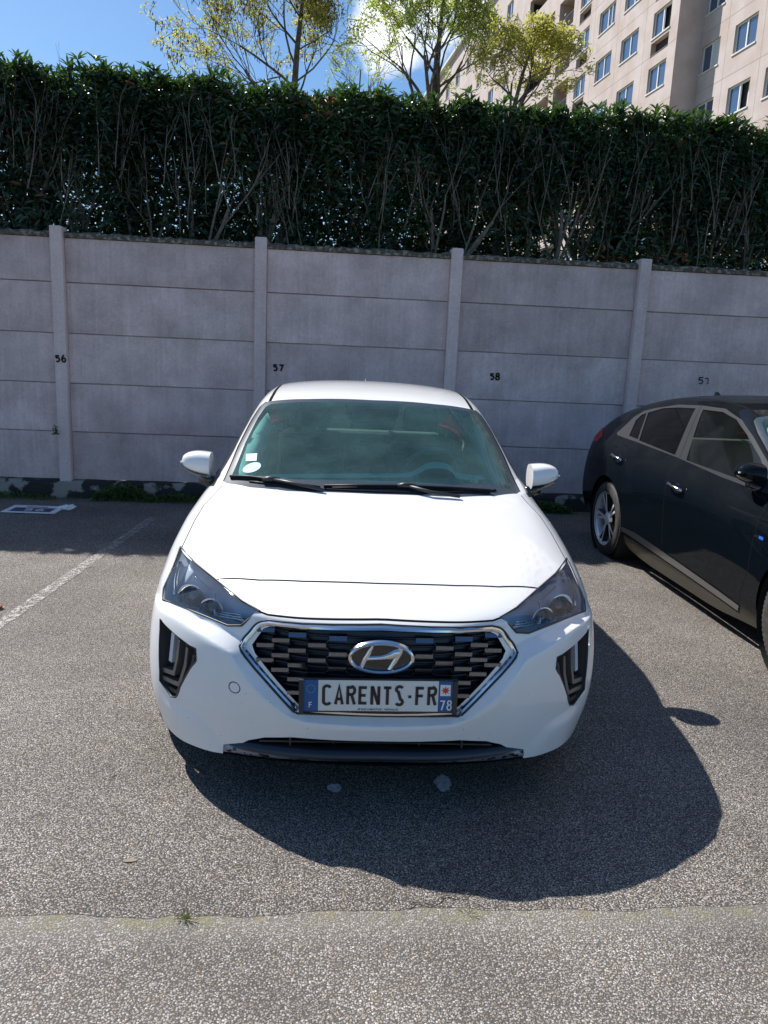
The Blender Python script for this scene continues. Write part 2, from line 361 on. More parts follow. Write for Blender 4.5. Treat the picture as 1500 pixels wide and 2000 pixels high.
def car_sheet():
    vs, fs = subdiv(*cage(), 4); s = Sheet(vs, fs); Sheet.all = {}
    side = lambda c, n: abs(c[0]) > .5 and abs(n[0]) > .35
    front = lambda c, n: c[1] < 1.3
    s.region(SCREEN, 't', 'screen', lambda c, n: c[2] > .975 and c[1] < 2.1)
    inner = [(x*.955-.0, 1.53+(y-1.53)*.90) for x, y in SCREEN[1:-1]]
    inner = [(-.05, inner[0][1]+.06)]+[(x, y+.06 if y < 1.25 else y) for x, y in inner]+[(-.05, inner[-1][1])]
    s.region(inner, 't', 'screen_clear', lambda c, n: c[2] > .975 and c[1] < 2.1, ('screen',))
    for cy in (AX_F, AX_R):
        s.region(circ(cy, WHEEL_R+.005, ARCH_R), 's', 'arch', lambda c, n: abs(c[0]) > .45 and c[2] < .75)
    s.line(RIDGE, 'd', lambda c, n: c[1] < 1.0 and c[2] < .72); s.line(RIDGE_IN, 'd', lambda c, n: c[1] < 1.0 and c[2] < .72)
    s.region(HEADLIGHT, 'd', 'headlight', lambda c, n: c[1] < 1 and c[2] > .6)
    s.region(RING, 'f', 'grille', lambda c, n: c[1] < .5)
    s.region(FOG, 'd', 'fog', lambda c, n: c[1] < .7)
    s.region(INTAKE, 'f', 'intake', lambda c, n: c[1] < .5)
    s.line(LOBE[1:5], 'd', lambda c, n: c[1] < 1.0)
    s.region(WINF, 's', 'win_front', side); s.region(WINR, 's', 'win_rear', side); s.region(WINQ, 's', 'win_quarter', side)
    s.region(TRIM, 's', 'trim', side)
    s.region(MOULD, 's', 'moulding', side); s.region(TAIL, 's', 'tail', lambda c, n: abs(c[0]) > .55)
    s.region([(-.05,3.30),(.44,3.33),(.47,3.6),(.50,4.08),(-.05,4.16)], 't', 'rear_glass', lambda c, n: c[2] > 1.1)
    s.seam(HOOD2, 't', .009, lambda c, n: c[2] > .7 and n[2] > .1)
    s.seam(NOSE, 'f', .0055, lambda c, n: c[1] < .4)
    s.seam(HOODE, 't', .005, lambda c, n: c[2] > .75 and n[2] > .1)
    s.seam([(.735,1.302),(.706,1.617),(.664,1.86),(.632,1.975),(.600,2.003)], 't', .013, lambda c, n: c[2] > .95 and n[2] > .2)
    s.seam([(.582,1.99),(.572,2.1),(.564,2.35),(.558,2.8),(.552,3.25)], 't', .020, lambda c, n: c[2] > 1.2 and n[2] > .3)
    s.seam([(1.40,.945),(1.335,.87),(1.34,.80),(1.336,.72),(1.36,.49),(1.417,.38),(1.45,.262)], 's', .006, side)
    s.seam([(2.50,.995),(2.528,.876),(2.50,.816),(2.49,.6),(2.50,.325)], 's', .006, side)
    s.seam([(3.66,1.028),(3.63,.86),(3.585,.743),(3.505,.615),(3.40,.45),(3.245,.30)], 's', .006, side)
    s.seam([(1.46,.205),(2.97,.276),(3.245,.283)], 's', .007, side)
    s.seam([(2.66,1.36),(2.49,1.0)], 's', .006, side, ('trim',))
    s.seam(circ(.509,.467,.021,16)+[(.53,.467)], 'f', .0035, lambda c, n: c[1] < .5 and c[0] < 0)
    s.region([(1.38,1.02),(1.33,.86),(1.33,.72),(1.355,.49),(1.41,.38),(1.45,.25),(2.49,.30),(2.49,.6),(2.50,.816),(2.528,.876),(2.49,1.02)], 's', 'door_front', side)
    s.region([(2.50,1.02),(2.528,.876),(2.50,.816),(2.49,.6),(2.50,.30),(3.24,.295),(3.40,.45),(3.505,.615),(3.585,.743),(3.63,.86),(3.66,1.04)], 's', 'door_rear', side)
    s.region([(-.05,.28),(.29,.288),(.46,.308),(.645,.362),(.72,.45),(.812,.69),(.812,.80),(.806,.94),(.79,1.09),(.76,1.18),(.733,1.262),(.712,1.262),(.59,1.184),(.41,1.128),(.32,1.117),(-.05,1.104)], 't', 'hood', lambda c, n: c[2] > .76 and n[2] > .15)
    s.finish()
    # the ridge above the fog lamps and round the grille, and the flared corner of the lip
    nv = []; RC = [0.]*len(s.v)
    for iv, v in enumerate(s.v):
        x, y, z = v
        if y < 1.1:
            p = (abs(x)+y, z); d = pdist(p, RIDGE)
            if d > 0:
                di = pdist(p, RIDGE_IN); k_ = 1 if di >= 0 else d/(d-di); rec = .034*k_*(1-sstep(.04, .30, d))*(1-sstep(1.1, 1.5, p[0]))
            else: rec = -.004*(1-sstep(0, .09, -d))*(1-sstep(1.1, 1.5, p[0]))
            if z < .42:
                e = pdist(p, LOBE[1:5])
                fl = .013*sstep(0, .05, e)*sstep(.66, .80, p[0])*(1-sstep(.95, 1.18, p[0]))
                rec -= fl
            RC[iv] = rec
    nb = {}
    for f in s.f:
        if min(s.v[i][1] for i in f) < 1.2:
            for i in range(len(f)): nb.setdefault(f[i], set()).update((f[i-1], f[(i+1) % len(f)]))
    for _ in range(5):                           # even the fold out along its length
        RC2 = list(RC)
        for i, q in nb.items(): RC2[i] = .45*RC[i]+.55*sum(RC[j] for j in q)/len(q)
        RC = RC2
    s.nb = nb
    for v, rec in zip(s.v, RC):
        x, y, z = v
        if rec:
            cx = min(1, abs(x)/.85); ax = sin(cx*1.2)*(1 if x > 0 else -1); ay = -cos(cx*1.2)
            x -= ax*rec; y -= ay*rec
        nv.append((x, y, z))
    s.v = nv
    return s
def sheet_normals(s):
    """smooth vertex normals of the whole sheet"""
    N_ = [[0, 0, 0] for _ in s.v]; fn = []
    for f in s.f:
        k = len(f); nx = ny = nz = 0
        for i in range(k):
            a, b = s.v[f[i]], s.v[f[(i+1) % k]]
            nx += (a[1]-b[1])*(a[2]+b[2]); ny += (a[2]-b[2])*(a[0]+b[0]); nz += (a[0]-b[0])*(a[1]+b[1])
        for i in f:
            q = N_[i]; q[0] += nx; q[1] += ny; q[2] += nz
        l = math.sqrt(nx*nx+ny*ny+nz*nz) or 1; fn.append((nx/l, ny/l, nz/l))
    for q in N_:
        l = math.sqrt(q[0]**2+q[1]**2+q[2]**2) or 1; q[0] /= l; q[1] /= l; q[2] /= l
    for _ in range(3):
        M_ = list(N_)
        for i, q in s.nb.items():
            a = [N_[i][k]*.4+.6*sum(N_[j][k] for j in q)/len(q) for k in range(3)]; l = math.sqrt(a[0]**2+a[1]**2+a[2]**2) or 1
            if N_[i][1] < -.1 and s.v[i][2] < .80: M_[i] = [c_/l for c_ in a]
        N_ = M_
    return N_, fn
def sub_mesh(s, NN, FN, regs, side=0):
    """verts, faces, loop normals, region ids of the faces of some regions (side: -1 / 0 / 1)"""
    mp = {}; vs = []; fs = []; ln = []; rid = []
    for i, f in enumerate(s.f):
        if s.reg[i] not in regs: continue
        if side and s.c[i][0]*side < 0: continue
        g = []
        for j in f:
            if j not in mp: mp[j] = len(vs); vs.append(s.v[j])
            g.append(mp[j])
        fs.append(tuple(g)); rid.append(regs.index(s.reg[i])); a = FN[i]
        for j in f:
            n = NN[j]; dt = n[0]*a[0]+n[1]*a[1]+n[2]*a[2]
            ln.append(tuple(n) if dt > .45 else a)
    return vs, fs, ln, rid, mp
def bound_edges(fs):
    e = {}
    for f in fs:
        for i in range(len(f)):
            a, b = f[i], f[(i+1) % len(f)]
            if (b, a) in e: e.pop((b, a))
            else: e[(a, b)] = 1
    return list(e)
def recess(vs, fs, off):
    """a tub: the region pushed in by off(v) and walled round its rim"""
    n = len(vs); v2 = list(vs)+[off(v) for v in vs]
    f2 = [tuple(i+n for i in f) for f in fs]+[(b, a, a+n, b+n) for a, b in bound_edges(fs)]
    return v2, f2
# ------------------------------------------------------------------ car materials
def paint_white():
    m = mat('white_paint', (.80, .80, .80), .32, coat=1.0, spec=.4); t = m.node_tree; b = t.nodes['Principled BSDF']
    # thin road film and small specks low on the bumper
    co = nn(t, 'ShaderNodeTexCoord'); v = nn(t, 'ShaderNodeTexVoronoi', Scale=34.0); t.links.new(co.outputs['Object'], v.inputs['Vector'])
    r = nn(t, 'ShaderNodeMapRange', From_Min=.055, From_Max=.075); t.links.new(v.outputs['Distance'], r.inputs['Value'])
    n = nn(t, 'ShaderNodeTexNoise', Scale=11.0); t.links.new(co.outputs['Object'], n.inputs['Vector'])
    g = nn(t, 'ShaderNodeMapRange', From_Min=.52, From_Max=.56); t.links.new(n.outputs['Fac'], g.inputs['Value'])
    sx = nn(t, 'ShaderNodeSeparateXYZ'); t.links.new(co.outputs['Object'], sx.inputs[0])
    hz = nn(t, 'ShaderNodeMapRange', From_Min=.50, From_Max=.42); t.links.new(sx.outputs['Z'], hz.inputs['Value'])
    k = nn(t, 'ShaderNodeMath', operation='SUBTRACT'); k.inputs[0].default_value = 1; t.links.new(r.outputs[0], k.inputs[1])
    k2 = nn(t, 'ShaderNodeMath', operation='MULTIPLY'); t.links.new(k.outputs[0], k2.inputs[0]); t.links.new(g.outputs[0], k2.inputs[1])
    k3 = nn(t, 'ShaderNodeMath', operation='MULTIPLY'); t.links.new(k2.outputs[0], k3.inputs[0]); t.links.new(hz.outputs[0], k3.inputs[1])
    x = nn(t, 'ShaderNodeMix', data_type='RGBA'); x.inputs['A'].default_value = (.80, .80, .80, 1); x.inputs['B'].default_value = (.10, .08, .06, 1)
    t.links.new(k3.outputs[0], x.inputs['Factor']); t.links.new(x.outputs['Result'], b.inputs['Base Color'])
    return m
def paint_black():
    m = mat('black_paint', (.012, .014, .018), .4, coat=.45, spec=.0); t = m.node_tree; b = t.nodes['Principled BSDF']
    co = nn(t, 'ShaderNodeTexCoord'); n = nn(t, 'ShaderNodeTexNoise', Scale=420.0, Detail=3.0, Roughness=.8); t.links.new(co.outputs['Object'], n.inputs['Vector'])
    n2 = nn(t, 'ShaderNodeTexNoise', Scale=5.0, Detail=4.0); t.links.new(co.outputs['Object'], n2.inputs['Vector'])
    r = nn(t, 'ShaderNodeMapRange', From_Min=.50, From_Max=.70); t.links.new(n.outputs['Fac'], r.inputs['Value'])
    sx = nn(t, 'ShaderNodeSeparateXYZ'); t.links.new(co.outputs['Object'], sx.inputs[0])
    hz = nn(t, 'ShaderNodeMapRange', From_Min=.72, From_Max=.98, To_Min=.02, To_Max=.55); t.links.new(sx.outputs['Z'], hz.inputs['Value'])
    q = nn(t, 'ShaderNodeMath', operation='MULTIPLY'); t.links.new(r.outputs[0], q.inputs[0]); t.links.new(hz.outputs[0], q.inputs[1])
    q2 = nn(t, 'ShaderNodeMath', operation='MULTIPLY'); t.links.new(q.outputs[0], q2.inputs[0]); t.links.new(n2.outputs['Fac'], q2.inputs[1])
    x = nn(t, 'ShaderNodeMix', data_type='RGBA'); x.inputs['A'].default_value = (.003, .005, .008, 1); x.inputs['B'].default_value = (.12, .118, .11, 1)
    t.links.new(q2.outputs[0], x.inputs['Factor']); t.links.new(x.outputs['Result'], b.inputs['Base Color'])
    sl = nn(t, 'ShaderNodeMapRange', From_Min=.27, From_Max=.20, To_Max=.85); t.links.new(sx.outputs['Z'], sl.inputs['Value'])
    x3 = nn(t, 'ShaderNodeMix', data_type='RGBA'); t.links.new(sl.outputs[0], x3.inputs['Factor']); t.links.new(x.outputs['Result'], x3.inputs['A']); x3.inputs['B'].default_value = (.075, .068, .055, 1); t.links.new(x3.outputs['Result'], b.inputs['Base Color'])
    rr = nn(t, 'ShaderNodeMapRange', To_Min=.03, To_Max=.10); t.links.new(q2.outputs[0], rr.inputs['Value']); t.links.new(rr.outputs[0], b.inputs['Coat Roughness'])
    return m
def glass(name, tint, ior=1.45, dust_haze=.10, dust_haze_col=(.45, .50, .50), rough=.02):
    """clear tinted pane: what is behind it shows through, sky mirrors in it, a dusty pollen film on it, tinted with painted haze on the windscreen"""
    m = bpy.data.materials.new(name); m.use_nodes = True; t = m.node_tree; t.nodes.clear()
    o = nn(t, 'ShaderNodeOutputMaterial'); tr = nn(t, 'ShaderNodeBsdfTransparent', Color=rgb(tint)); gl = nn(t, 'ShaderNodeBsdfGlossy', Roughness=rough)
    fr = nn(t, 'ShaderNodeFresnel', IOR=ior); m1 = nn(t, 'ShaderNodeMixShader'); t.links.new(fr.outputs[0], m1.inputs[0]); t.links.new(tr.outputs[0], m1.inputs[1]); t.links.new(gl.outputs[0], m1.inputs[2])
    df = nn(t, 'ShaderNodeBsdfDiffuse', Color=rgb(dust_haze_col)); co = nn(t, 'ShaderNodeTexCoord')
    n = nn(t, 'ShaderNodeTexNoise', Scale=320.0, Detail=2.0, Roughness=.6); t.links.new(co.outputs['Object'], n.inputs['Vector'])
    n2 = nn(t, 'ShaderNodeTexNoise', Scale=4.0, Detail=4.0); t.links.new(co.outputs['Object'], n2.inputs['Vector'])
    r = nn(t, 'ShaderNodeMapRange', From_Min=.42, From_Max=.70, To_Min=dust_haze*.5, To_Max=dust_haze*2.6); t.links.new(n.outputs['Fac'], r.inputs['Value'])
    q = nn(t, 'ShaderNodeMapRange', From_Min=.3, From_Max=.7, To_Min=.55, To_Max=1.3); t.links.new(n2.outputs['Fac'], q.inputs['Value'])
    k = nn(t, 'ShaderNodeMath', operation='MULTIPLY'); t.links.new(r.outputs[0], k.inputs[0]); t.links.new(q.outputs[0], k.inputs[1])
    m2 = nn(t, 'ShaderNodeMixShader'); t.links.new(k.outputs[0], m2.inputs[0]); t.links.new(m1.outputs[0], m2.inputs[1]); t.links.new(df.outputs[0], m2.inputs[2])
    t.links.new(m2.outputs[0], o.inputs[0]); return m
CM = dict(
 seam=mat('seam_shadow_rubber', (.008, .008, .008), .9, spec=.05), rubber=mat('rubber', (.012, .012, .013), .5, spec=.25), plastic=mat('black_plastic', (.030, .031, .033), .42, bump=(900, .2, .0005)),
 gloss=mat('gloss_black', (.008, .008, .01), .08, coat=1), chrome=mat('chrome', (.70, .70, .71), .14, 1), satin=mat('satin_silver', (.36, .37, .38), .32, 1),
 dsilver=mat('dark_silver', (.215, .235, .275), .24, 1), cell=mat('grille_cells', (.012, .016, .026), .35), frit=mat('dark_glass_border', (.030, .042, .060), .35, spec=.25, noise=(260, (.075, .10, .125), .45, .75)),
 lamp_in=mat('lamp_bowl', (.58, .64, .72), .3, .15), reflector=mat('reflector', (.75, .77, .8), .10, 1), amber=mat('amber', (.35, .09, .03), .3),
 red=leafmat('red_lens', (.80, .02, .03), (1, .06, .06), .15, .5, 0), tyre=mat('tyre', (.028, .027, .026), .75, noise=(30, (.06, .056, .05), .4, .7), bump=(140, .3, .002)),
 alloy=mat('alloy', (.80, .80, .80), .35, .35), alloy_dark=mat('alloy_dark', (.03, .03, .032), .3, .5), disc=mat('brake_disc', (.2, .19, .18), .4, 1),
 well=mat('wheel_well', (.012, .012, .012), .9), trimg=mat('window_trim', (.036, .038, .043), .5, 0, spec=.05), trimw=mat('white_window_trim', (.02, .02, .02), .3),
 lip=mat('scuffed_lip', (.15, .16, .18), .30, .55), dash=mat('dashboard', (.16, .20, .19), .6), lit_crest=mat('lit_dash_crest', (.50, .72, .64), .6), cloth=mat('seat_cloth', (.15, .155, .15), .85), liner=mat('pillar_lining', (.62, .80, .70), .75),
 cabin=mat('cabin_dark', (.05, .06, .065), .8), plate=mat('plate_white', (.72, .72, .69), .35), blue=mat('plate_blue', (.01, .10, .30), .35), ink=mat('plate_ink', (.02, .018, .022), .4),
 pwhite=mat('print_white', (.8, .8, .8), .4), pred=mat('print_red', (.65, .05, .03), .4), pyel=mat('print_stars', (.10, .35, .45), .4), paper=mat('paper', (.45, .58, .54), .7), sage=mat('round_print', (.30, .46, .56), .6),
 pocket=mat('fog_pocket', (.085, .083, .08), .4), bar=mat('light_bar_grey', (.20, .19, .18), .3, .5), screen=glass('windscreen_glass', (.50, .74, .72), ior=1.28, dust_haze=.09, dust_haze_col=(.25, .50, .50)), side=glass('side_glass', (.50, .60, .56), dust_haze=.014), tint=glass('privacy_glass', (.10, .11, .10), dust_haze=.010, dust_haze_col=(.3, .3, .3)),  # windscreen film is teal: sky reflection painted into its dusty colour
 lens=glass('lamp_lens', (.86, .90, .93), dust_haze=.03, dust_haze_col=(.62, .68, .75)), badge_blue=mat('badge_blue', (.03, .13, .5), .25),
)
lt = CM['lip'].node_tree; lb = lt.nodes['Principled BSDF']     # scuffs along the lip
_c = nn(lt, 'ShaderNodeTexCoord'); _n = nn(lt, 'ShaderNodeTexNoise', Scale=44.0, Detail=3.0); _m = nn(lt, 'ShaderNodeMapping'); _m.inputs['Scale'].default_value = (.8, 1, 2.0)
lt.links.new(_c.outputs['Object'], _m.inputs[0]); lt.links.new(_m.outputs[0], _n.inputs['Vector'])
_r = nn(lt, 'ShaderNodeMapRange', From_Min=.545, From_Max=.56); lt.links.new(_n.outputs['Fac'], _r.inputs['Value'])
_s = nn(lt, 'ShaderNodeSeparateXYZ'); lt.links.new(_c.outputs['Object'], _s.inputs[0])
_h = nn(lt, 'ShaderNodeMapRange', From_Min=.222, From_Max=.214); lt.links.new(_s.outputs['Z'], _h.inputs['Value'])
_k = nn(lt, 'ShaderNodeMath', operation='MULTIPLY'); lt.links.new(_r.outputs[0], _k.inputs[0]); lt.links.new(_h.outputs[0], _k.inputs[1])
_x = nn(lt, 'ShaderNodeMix', data_type='RGBA'); _a = nn(lt, 'ShaderNodeMix', data_type='RGBA'); _a.inputs['A'].default_value = (.035, .042, .055, 1); _a.inputs['B'].default_value = (.22, .24, .30, 1); lt.links.new(_h.outputs[0], _a.inputs['Factor']); lt.links.new(_a.outputs['Result'], _x.inputs['A']); _x.inputs['B'].default_value = (.004, .006, .012, 1)
lt.links.new(_k.outputs[0], _x.inputs['Factor']); lt.links.new(_x.outputs['Result'], lb.inputs['Base Color'])

SH = car_sheet(); NN, FN = sheet_normals(SH)
BVH = BVHTree.FromPolygons([Vector(v) for v in SH.v], SH.f)
def onf(x, z, off=0.):       # a point on the nose, from the front
    h = BVH.ray_cast(Vector((x, -1, z)), Vector((0, 1, 0))); p = h[0] if h[0] else Vector((x, .2, z))
    n = h[1] if h[0] else Vector((0, -1, 0)); n = n if n.y < 0 else -n
    return p+n*off
def ont(x, y, off=0.):       # a point on the car, from above
    h = BVH.ray_cast(Vector((x, y, 3)), Vector((0, 0, -1))); n = h[1] if h[1].z > 0 else -h[1]; return h[0]+n*off
def ons(y, z, sd, off=0.):   # a point on the flank
    h = BVH.ray_cast(Vector((2*sd, y, z)), Vector((-sd, 0, 0))); n = h[1] if h[1].x*sd > 0 else -h[1]; return h[0]+n*off
def ond(p, z, sd, off=0.):   # a point on the corner, |x|+y = p
    h = BVH.ray_cast(Vector((sd*(p/2+1), p/2-1, z)), Vector((-sd, 1, 0))); n = h[1] if h[1].y < 0 else -h[1]; return h[0]+n*off

def flat_on(fn, poly, depth=0.):  # not used for shading, places a 2D shape on a surface
    return [fn(*p) for p in poly]

def wheel(parent, x, y, steer=0., spokes=10):
    sd = 1 if x > 0 else -1; R = WHEEL_R
    M = Matrix.Translation((x, y, R)) @ Matrix.Rotation(steer, 4, 'Z') @ Matrix.Rotation(sd*pi/2, 4, 'Y')
    t = MB(); prof = [(.222, -.10), (.245, -.108), (.285, -.106), (.305, -.098), (R-.004, -.085), (R, -.06), (R, -.03), (R-.006, -.028), (R-.006, -.022), (R, -.02), (R, .02), (R-.006, .022), (R-.006, .028), (R, .03), (R, .06), (R-.004, .085), (.305, .098), (.285, .106), (.245, .108), (.222, .10)]
    t.lathe(prof, 56, 0, M)
    for k in range(72):                        # tread blocks on the shoulder
        a = 2*pi*k/72
        for h in (-.075, .075):
            q = [M @ Vector((rr*cos(a+da), rr*sin(a+da), h+dh)) for rr, da, dh in ((R+.001, 0, -.018), (R+.001, .05, -.018), (R+.001, .05, .018), (R+.001, 0, .018), (R-.012, .0, -.018), (R-.012, .05, -.018), (R-.012, .05, .018), (R-.012, 0, .018))]
            t.add(q, [(0,1,2,3), (0,4,5,1), (1,5,6,2), (2,6,7,3), (3,7,4,0)])
    w_ = t.build('wheel', CM['tyre'], parent); w_.data.polygons.foreach_set('use_smooth', [len(p.vertices) == 4 and i < 56*19 for i, p in enumerate(w_.data.polygons)])
    r = MB(); r.lathe([(.218, -.095), (.205, -.08), (.205, .05), (.212, .085), (.228, .104), (.232, .107)], 48, 0, M)
    r.lathe([(.205, .02), (.03, .02)], 32, 1, M)
    for k in range(spokes//2):
        for off in (-.15, .15):
            a = 2*pi*k/(spokes//2)+pi/2+off
            def pt(rr, da, h): return M @ Vector((rr*cos(a+da), rr*sin(a+da), h))
            a_in = .12 if off < 0 else -.12
            vs = [pt(.05, a_in-.22, .082), pt(.05, a_in+.22, .082), pt(.215, .05, .098), pt(.215, -.05, .098), pt(.05, a_in-.22, .045), pt(.05, a_in+.22, .045), pt(.21, .07, .05), pt(.21, -.07, .05)]
            r.add(vs, [(0,1,2,3)], 0); r.add(vs, [(0,3,7,4), (1,5,6,2)], 2)
    r.lathe([(.0, .092), (.03, .092), (.055, .084), (.06, .06)], 24, 0, M)
    r.lathe([(.19, .0), (.07, .0)], 32, 3, M)
    rm = r.build('rim', [CM['alloy'], CM['alloy_dark'], CM['alloy_dark'], CM['disc']], w_)
    return w_

def mirror(parent, sd, paint):
    g = MB()
    def shell(u0, u1, lo, hi, inf=0., nu=14, nv=18):
        vs = []; fs = []
        for i in range(nu+1):
            u = u0+(u1-u0)*i/nu; k = max(.0, 1-u**2.6)**.5
            x = .828+.150*u; zc = 1.036+.022*u; h = (.066*k+.002)+inf; dpt = (.075*k**.8+.004)+inf
            for j in range(nv+1):
                a = lo+(hi-lo)*j/nv; ca, sa = cos(a), sin(a)
                px = abs(ca)**.72*(1 if ca > 0 else -1); pz = abs(sa)**.80*(1 if sa > 0 else -1)
                vs.append((sd*x, 1.50-px*dpt*(1.0), zc+pz*h*(1 if pz > 0 else .92)))
        for i in range(nu):
            for j in range(nv):
                a = i*(nv+1)+j; fs.append((a, a+1, a+nv+2, a+nv+1) if sd < 0 else (a, a+nv+1, a+nv+2, a+1))
        return vs, fs, (nv+1)
    vs, fs, k = shell(0, 1, 0, 2*pi); body = mesh_obj('mirror', vs, fs, paint, parent, True)
    # inner face of the housing
    g.add(vs[:k-1], [tuple(range(k-1))]); g.build('mirror_inner_face', paint, body)
    vs, fs, k = shell(.02, .97, pi*1.16, pi*1.84, .0035); b = MB(); b.add(vs, fs)
    b.add([(sd*.89, 1.47, .990), (sd*.89, 1.54, .990), (sd*.78, 1.535, .985), (sd*.78, 1.46, .98), (sd*.885, 1.47, .955), (sd*.885, 1.54, .96), (sd*.81, 1.535, .925), (sd*.81, 1.46, .92), ],
          [(0,1,2,3), (4,7,6,5), (0,3,7,4), (1,5,6,2), (0,4,5,1), (2,6,7,3)])
    b.build('mirror_base', CM['gloss'], body, True)
    e = MB(); e.box((min(sd*.960, sd*.979), 1.462, 1.05), (max(sd*.960, sd*.979), 1.472, 1.058)); e.build('turn_lamp', CM['pwhite'], body)
    return body

def letters(txt, h, wd, sw):
    """plate lettering from single strokes, cell width wd, returns 2D verts and faces"""
    w2, r = wd/2, wd/2; H = h/2; G = {
     'C': [arc(0, H-r*.9, r, r*.9, 20, 180, 8)+arc(0, -H+r*.9, r, r*.9, 180, 340, 8)],
     'A': [[(-w2, -H), (0, H), (w2, -H)], [(-w2*.62, -H*.42), (w2*.62, -H*.42)]],
     'R': [[(-w2, -H), (-w2, H-.0001)], [(-w2, H-sw/2), (0, H-sw/2)]+arc(w2*.15, H*.52, w2*.85, H*.42, 80, -80, 8)+[(0, H*.08), (-w2, H*.08)], [(w2*.1, H*.08), (w2, -H)]],
     'E': [[(w2, H-sw/2), (-w2, H-sw/2)], [(-w2, H), (-w2, -H)], [(-w2, -H+sw/2), (w2, -H+sw/2)], [(-w2, 0), (w2*.7, 0)]],
     'N': [[(-w2, -H), (-w2, H)], [(-w2+sw*.1, H), (w2-sw*.1, -H)], [(w2, -H), (w2, H)]],
     'T': [[(-w2*1.1, H-sw/2), (w2*1.1, H-sw/2)], [(0, H), (0, -H)]],
     'S': [arc(0, H-r*.88, r*.95, r*.88, 25, 180, 7)+arc(0, H-r*.95, r*.95, r*.8, 195, 250, 3)+arc(0, -H+r*.95, r*.95, r*.85, 70, -10, 4)+arc(0, -H+r*.88, r*.95, r*.88, -15, -155, 7)],
     '-': [[(-w2*.55, -H*.1), (w2*.55, -H*.1)]],
     'F': [[(-w2, -H), (-w2, H)], [(-w2, H-sw/2), (w2, H-sw/2)], [(-w2, 0), (w2*.8, 0)]],
     '7': [[(-w2, H-sw/2), (w2, H-sw/2), (-w2*.2, -H)]],
     '5': [[(w2*.9, H-sw/2), (-w2*.75, H-sw/2), (-w2*.85, H*.08)], arc(-w2*.02, -H*.36, w2*.95, H*.56, 140, -140, 12)],
     '6': [arc(0, -H*.40, w2*.92, H*.52, 0, 360, 16), arc(w2*.35, -H*.35, w2*1.28, H*1.28, 180, 95, 7)],
     '9': [arc(0, H*.40, w2*.92, H*.52, 0, 360, 16), arc(-w2*.35, H*.35, w2*1.28, H*1.28, 0, -85, 7)],
     '8': [arc(0, H*.5, w2*.85, H*.44, 0, 360, 14), arc(0, -H*.46, w2, H*.5, 0, 360, 14)],
    }
    return G[txt]
def plate(parent):
    """registration plate in its dealer frame, tipped a little, lettering CARENTS-FR"""
    c = onf(0, .487)+Vector((0, -.030, 0)); fr = Matrix.Translation((-.006, c.y, .487)) @ Matrix.Rotation(radians(-0.6), 4, 'Y')
    T = lambda x, z, y=0: fr @ Vector((x, y, z))
    b = MB()
    for (a, d) in (((-.266, .004, -.062), (.266, .014, .062)),):
        vs = [T(x, z, y) for x in (a[0], d[0]) for y in (a[1], d[1]) for z in (a[2], d[2])]
        b.add(vs, [(0,1,3,2), (4,6,7,5), (0,4,5,1), (2,3,7,6), (0,2,6,4), (1,5,7,3)])
    for x in (-.272, .258):
        vs = [T(xx, z, y) for xx in (x, x+.016) for y in (-.006, .02) for z in (-.064, .060)]
        b.add(vs, [(0,1,3,2), (4,6,7,5), (0,4,5,1), (2,3,7,6), (0,2,6,4), (1,5,7,3)])
    p = b.build('number_plate', CM['plastic'], parent)
    def slab(name, x0, x1, z0, z1, y, mt, par=p):
        q = MB(); vs = [T(x, z, yy) for x in (x0, x1) for yy in (y, y+.0015) for z in (z0, z1)]
        q.add(vs, [(0,1,3,2), (4,6,7,5), (0,4,5,1), (2,3,7,6), (0,2,6,4), (1,5,7,3)]); return q.build(name, mt, par)
    slab('plate_face', -.206, .208, -.055, .0575, .0015, CM['plate']); slab('plate_band', -.2565, -.2065, -.055, .0575, .0015, CM['blue']); slab('plate_band', .2085, .258, -.055, .0575, .0015, CM['blue'])
    slab('region_field', .214, .250, .004, .045, .0002, CM['pwhite'])
    ink = MB(); x = -.176; sw = .0105
    for ch in 'CARENTS-FR':
        wd = .034 if ch != '-' else .030
        for pth in letters(ch, .068, wd-sw, sw):
            v, f = stroke(pth, sw); ink.add([T(a.x+x, a.y+.0035, -.0003) for a in v], [g[::-1] for g in f])
        x += .0415 if ch not in '-S' else .036
    ink.build('plate_letters', CM['ink'], p)
    v, f = text_mesh('48 RUE LAMARTINE - VERSAILLES', .0096, .0001, 0); v = [T(a.x+.0, a.y-.0485, -.0003) for a in v]
    mesh_obj('plate_small_print', v, f, CM['ink'], p)
    wh = MB()
    for pth in letters('F', .020, .009, .003): v, f = stroke(pth, .003); wh.add([T(a.x-.232, a.y-.032, -.0003) for a in v], [g[::-1] for g in f])
    for ch, xx in (('7', .2225), ('8', .2475)):
        for pth in letters(ch, .036, .0145, .005): v, f = stroke(pth, .005); wh.add([T(a.x+xx, a.y-.030, -.0003) for a in v], [g[::-1] for g in f])
    wh.build('plate_white_print', CM['pwhite'], p)
    st = MB()
    for k in range(12):
        a = 2*pi*k/12; cx, cz = -.2315+.0145*cos(a), .026+.0145*sin(a)
        st.add([T(cx+.0024*cos(q*2*pi/5), cz+.0024*sin(q*2*pi/5), -.0003) for q in range(5)], [(4,3,2,1,0)])
    st.build('star_ring', CM['pyel'], p)
    rs = MB(); pts = []
    for k in range(16):
        a = 2*pi*k/16; r = .017 if k % 2 == 0 else .0075; pts.append(T(.232+r*cos(a), .0245+r*sin(a), -.0006))
    rs.add(pts+[T(.232, .0245, -.0006)], [((k+1) % 16, k, 16) for k in range(16)]); rs.build('eight_point_star', CM['pred'], p)
    return p

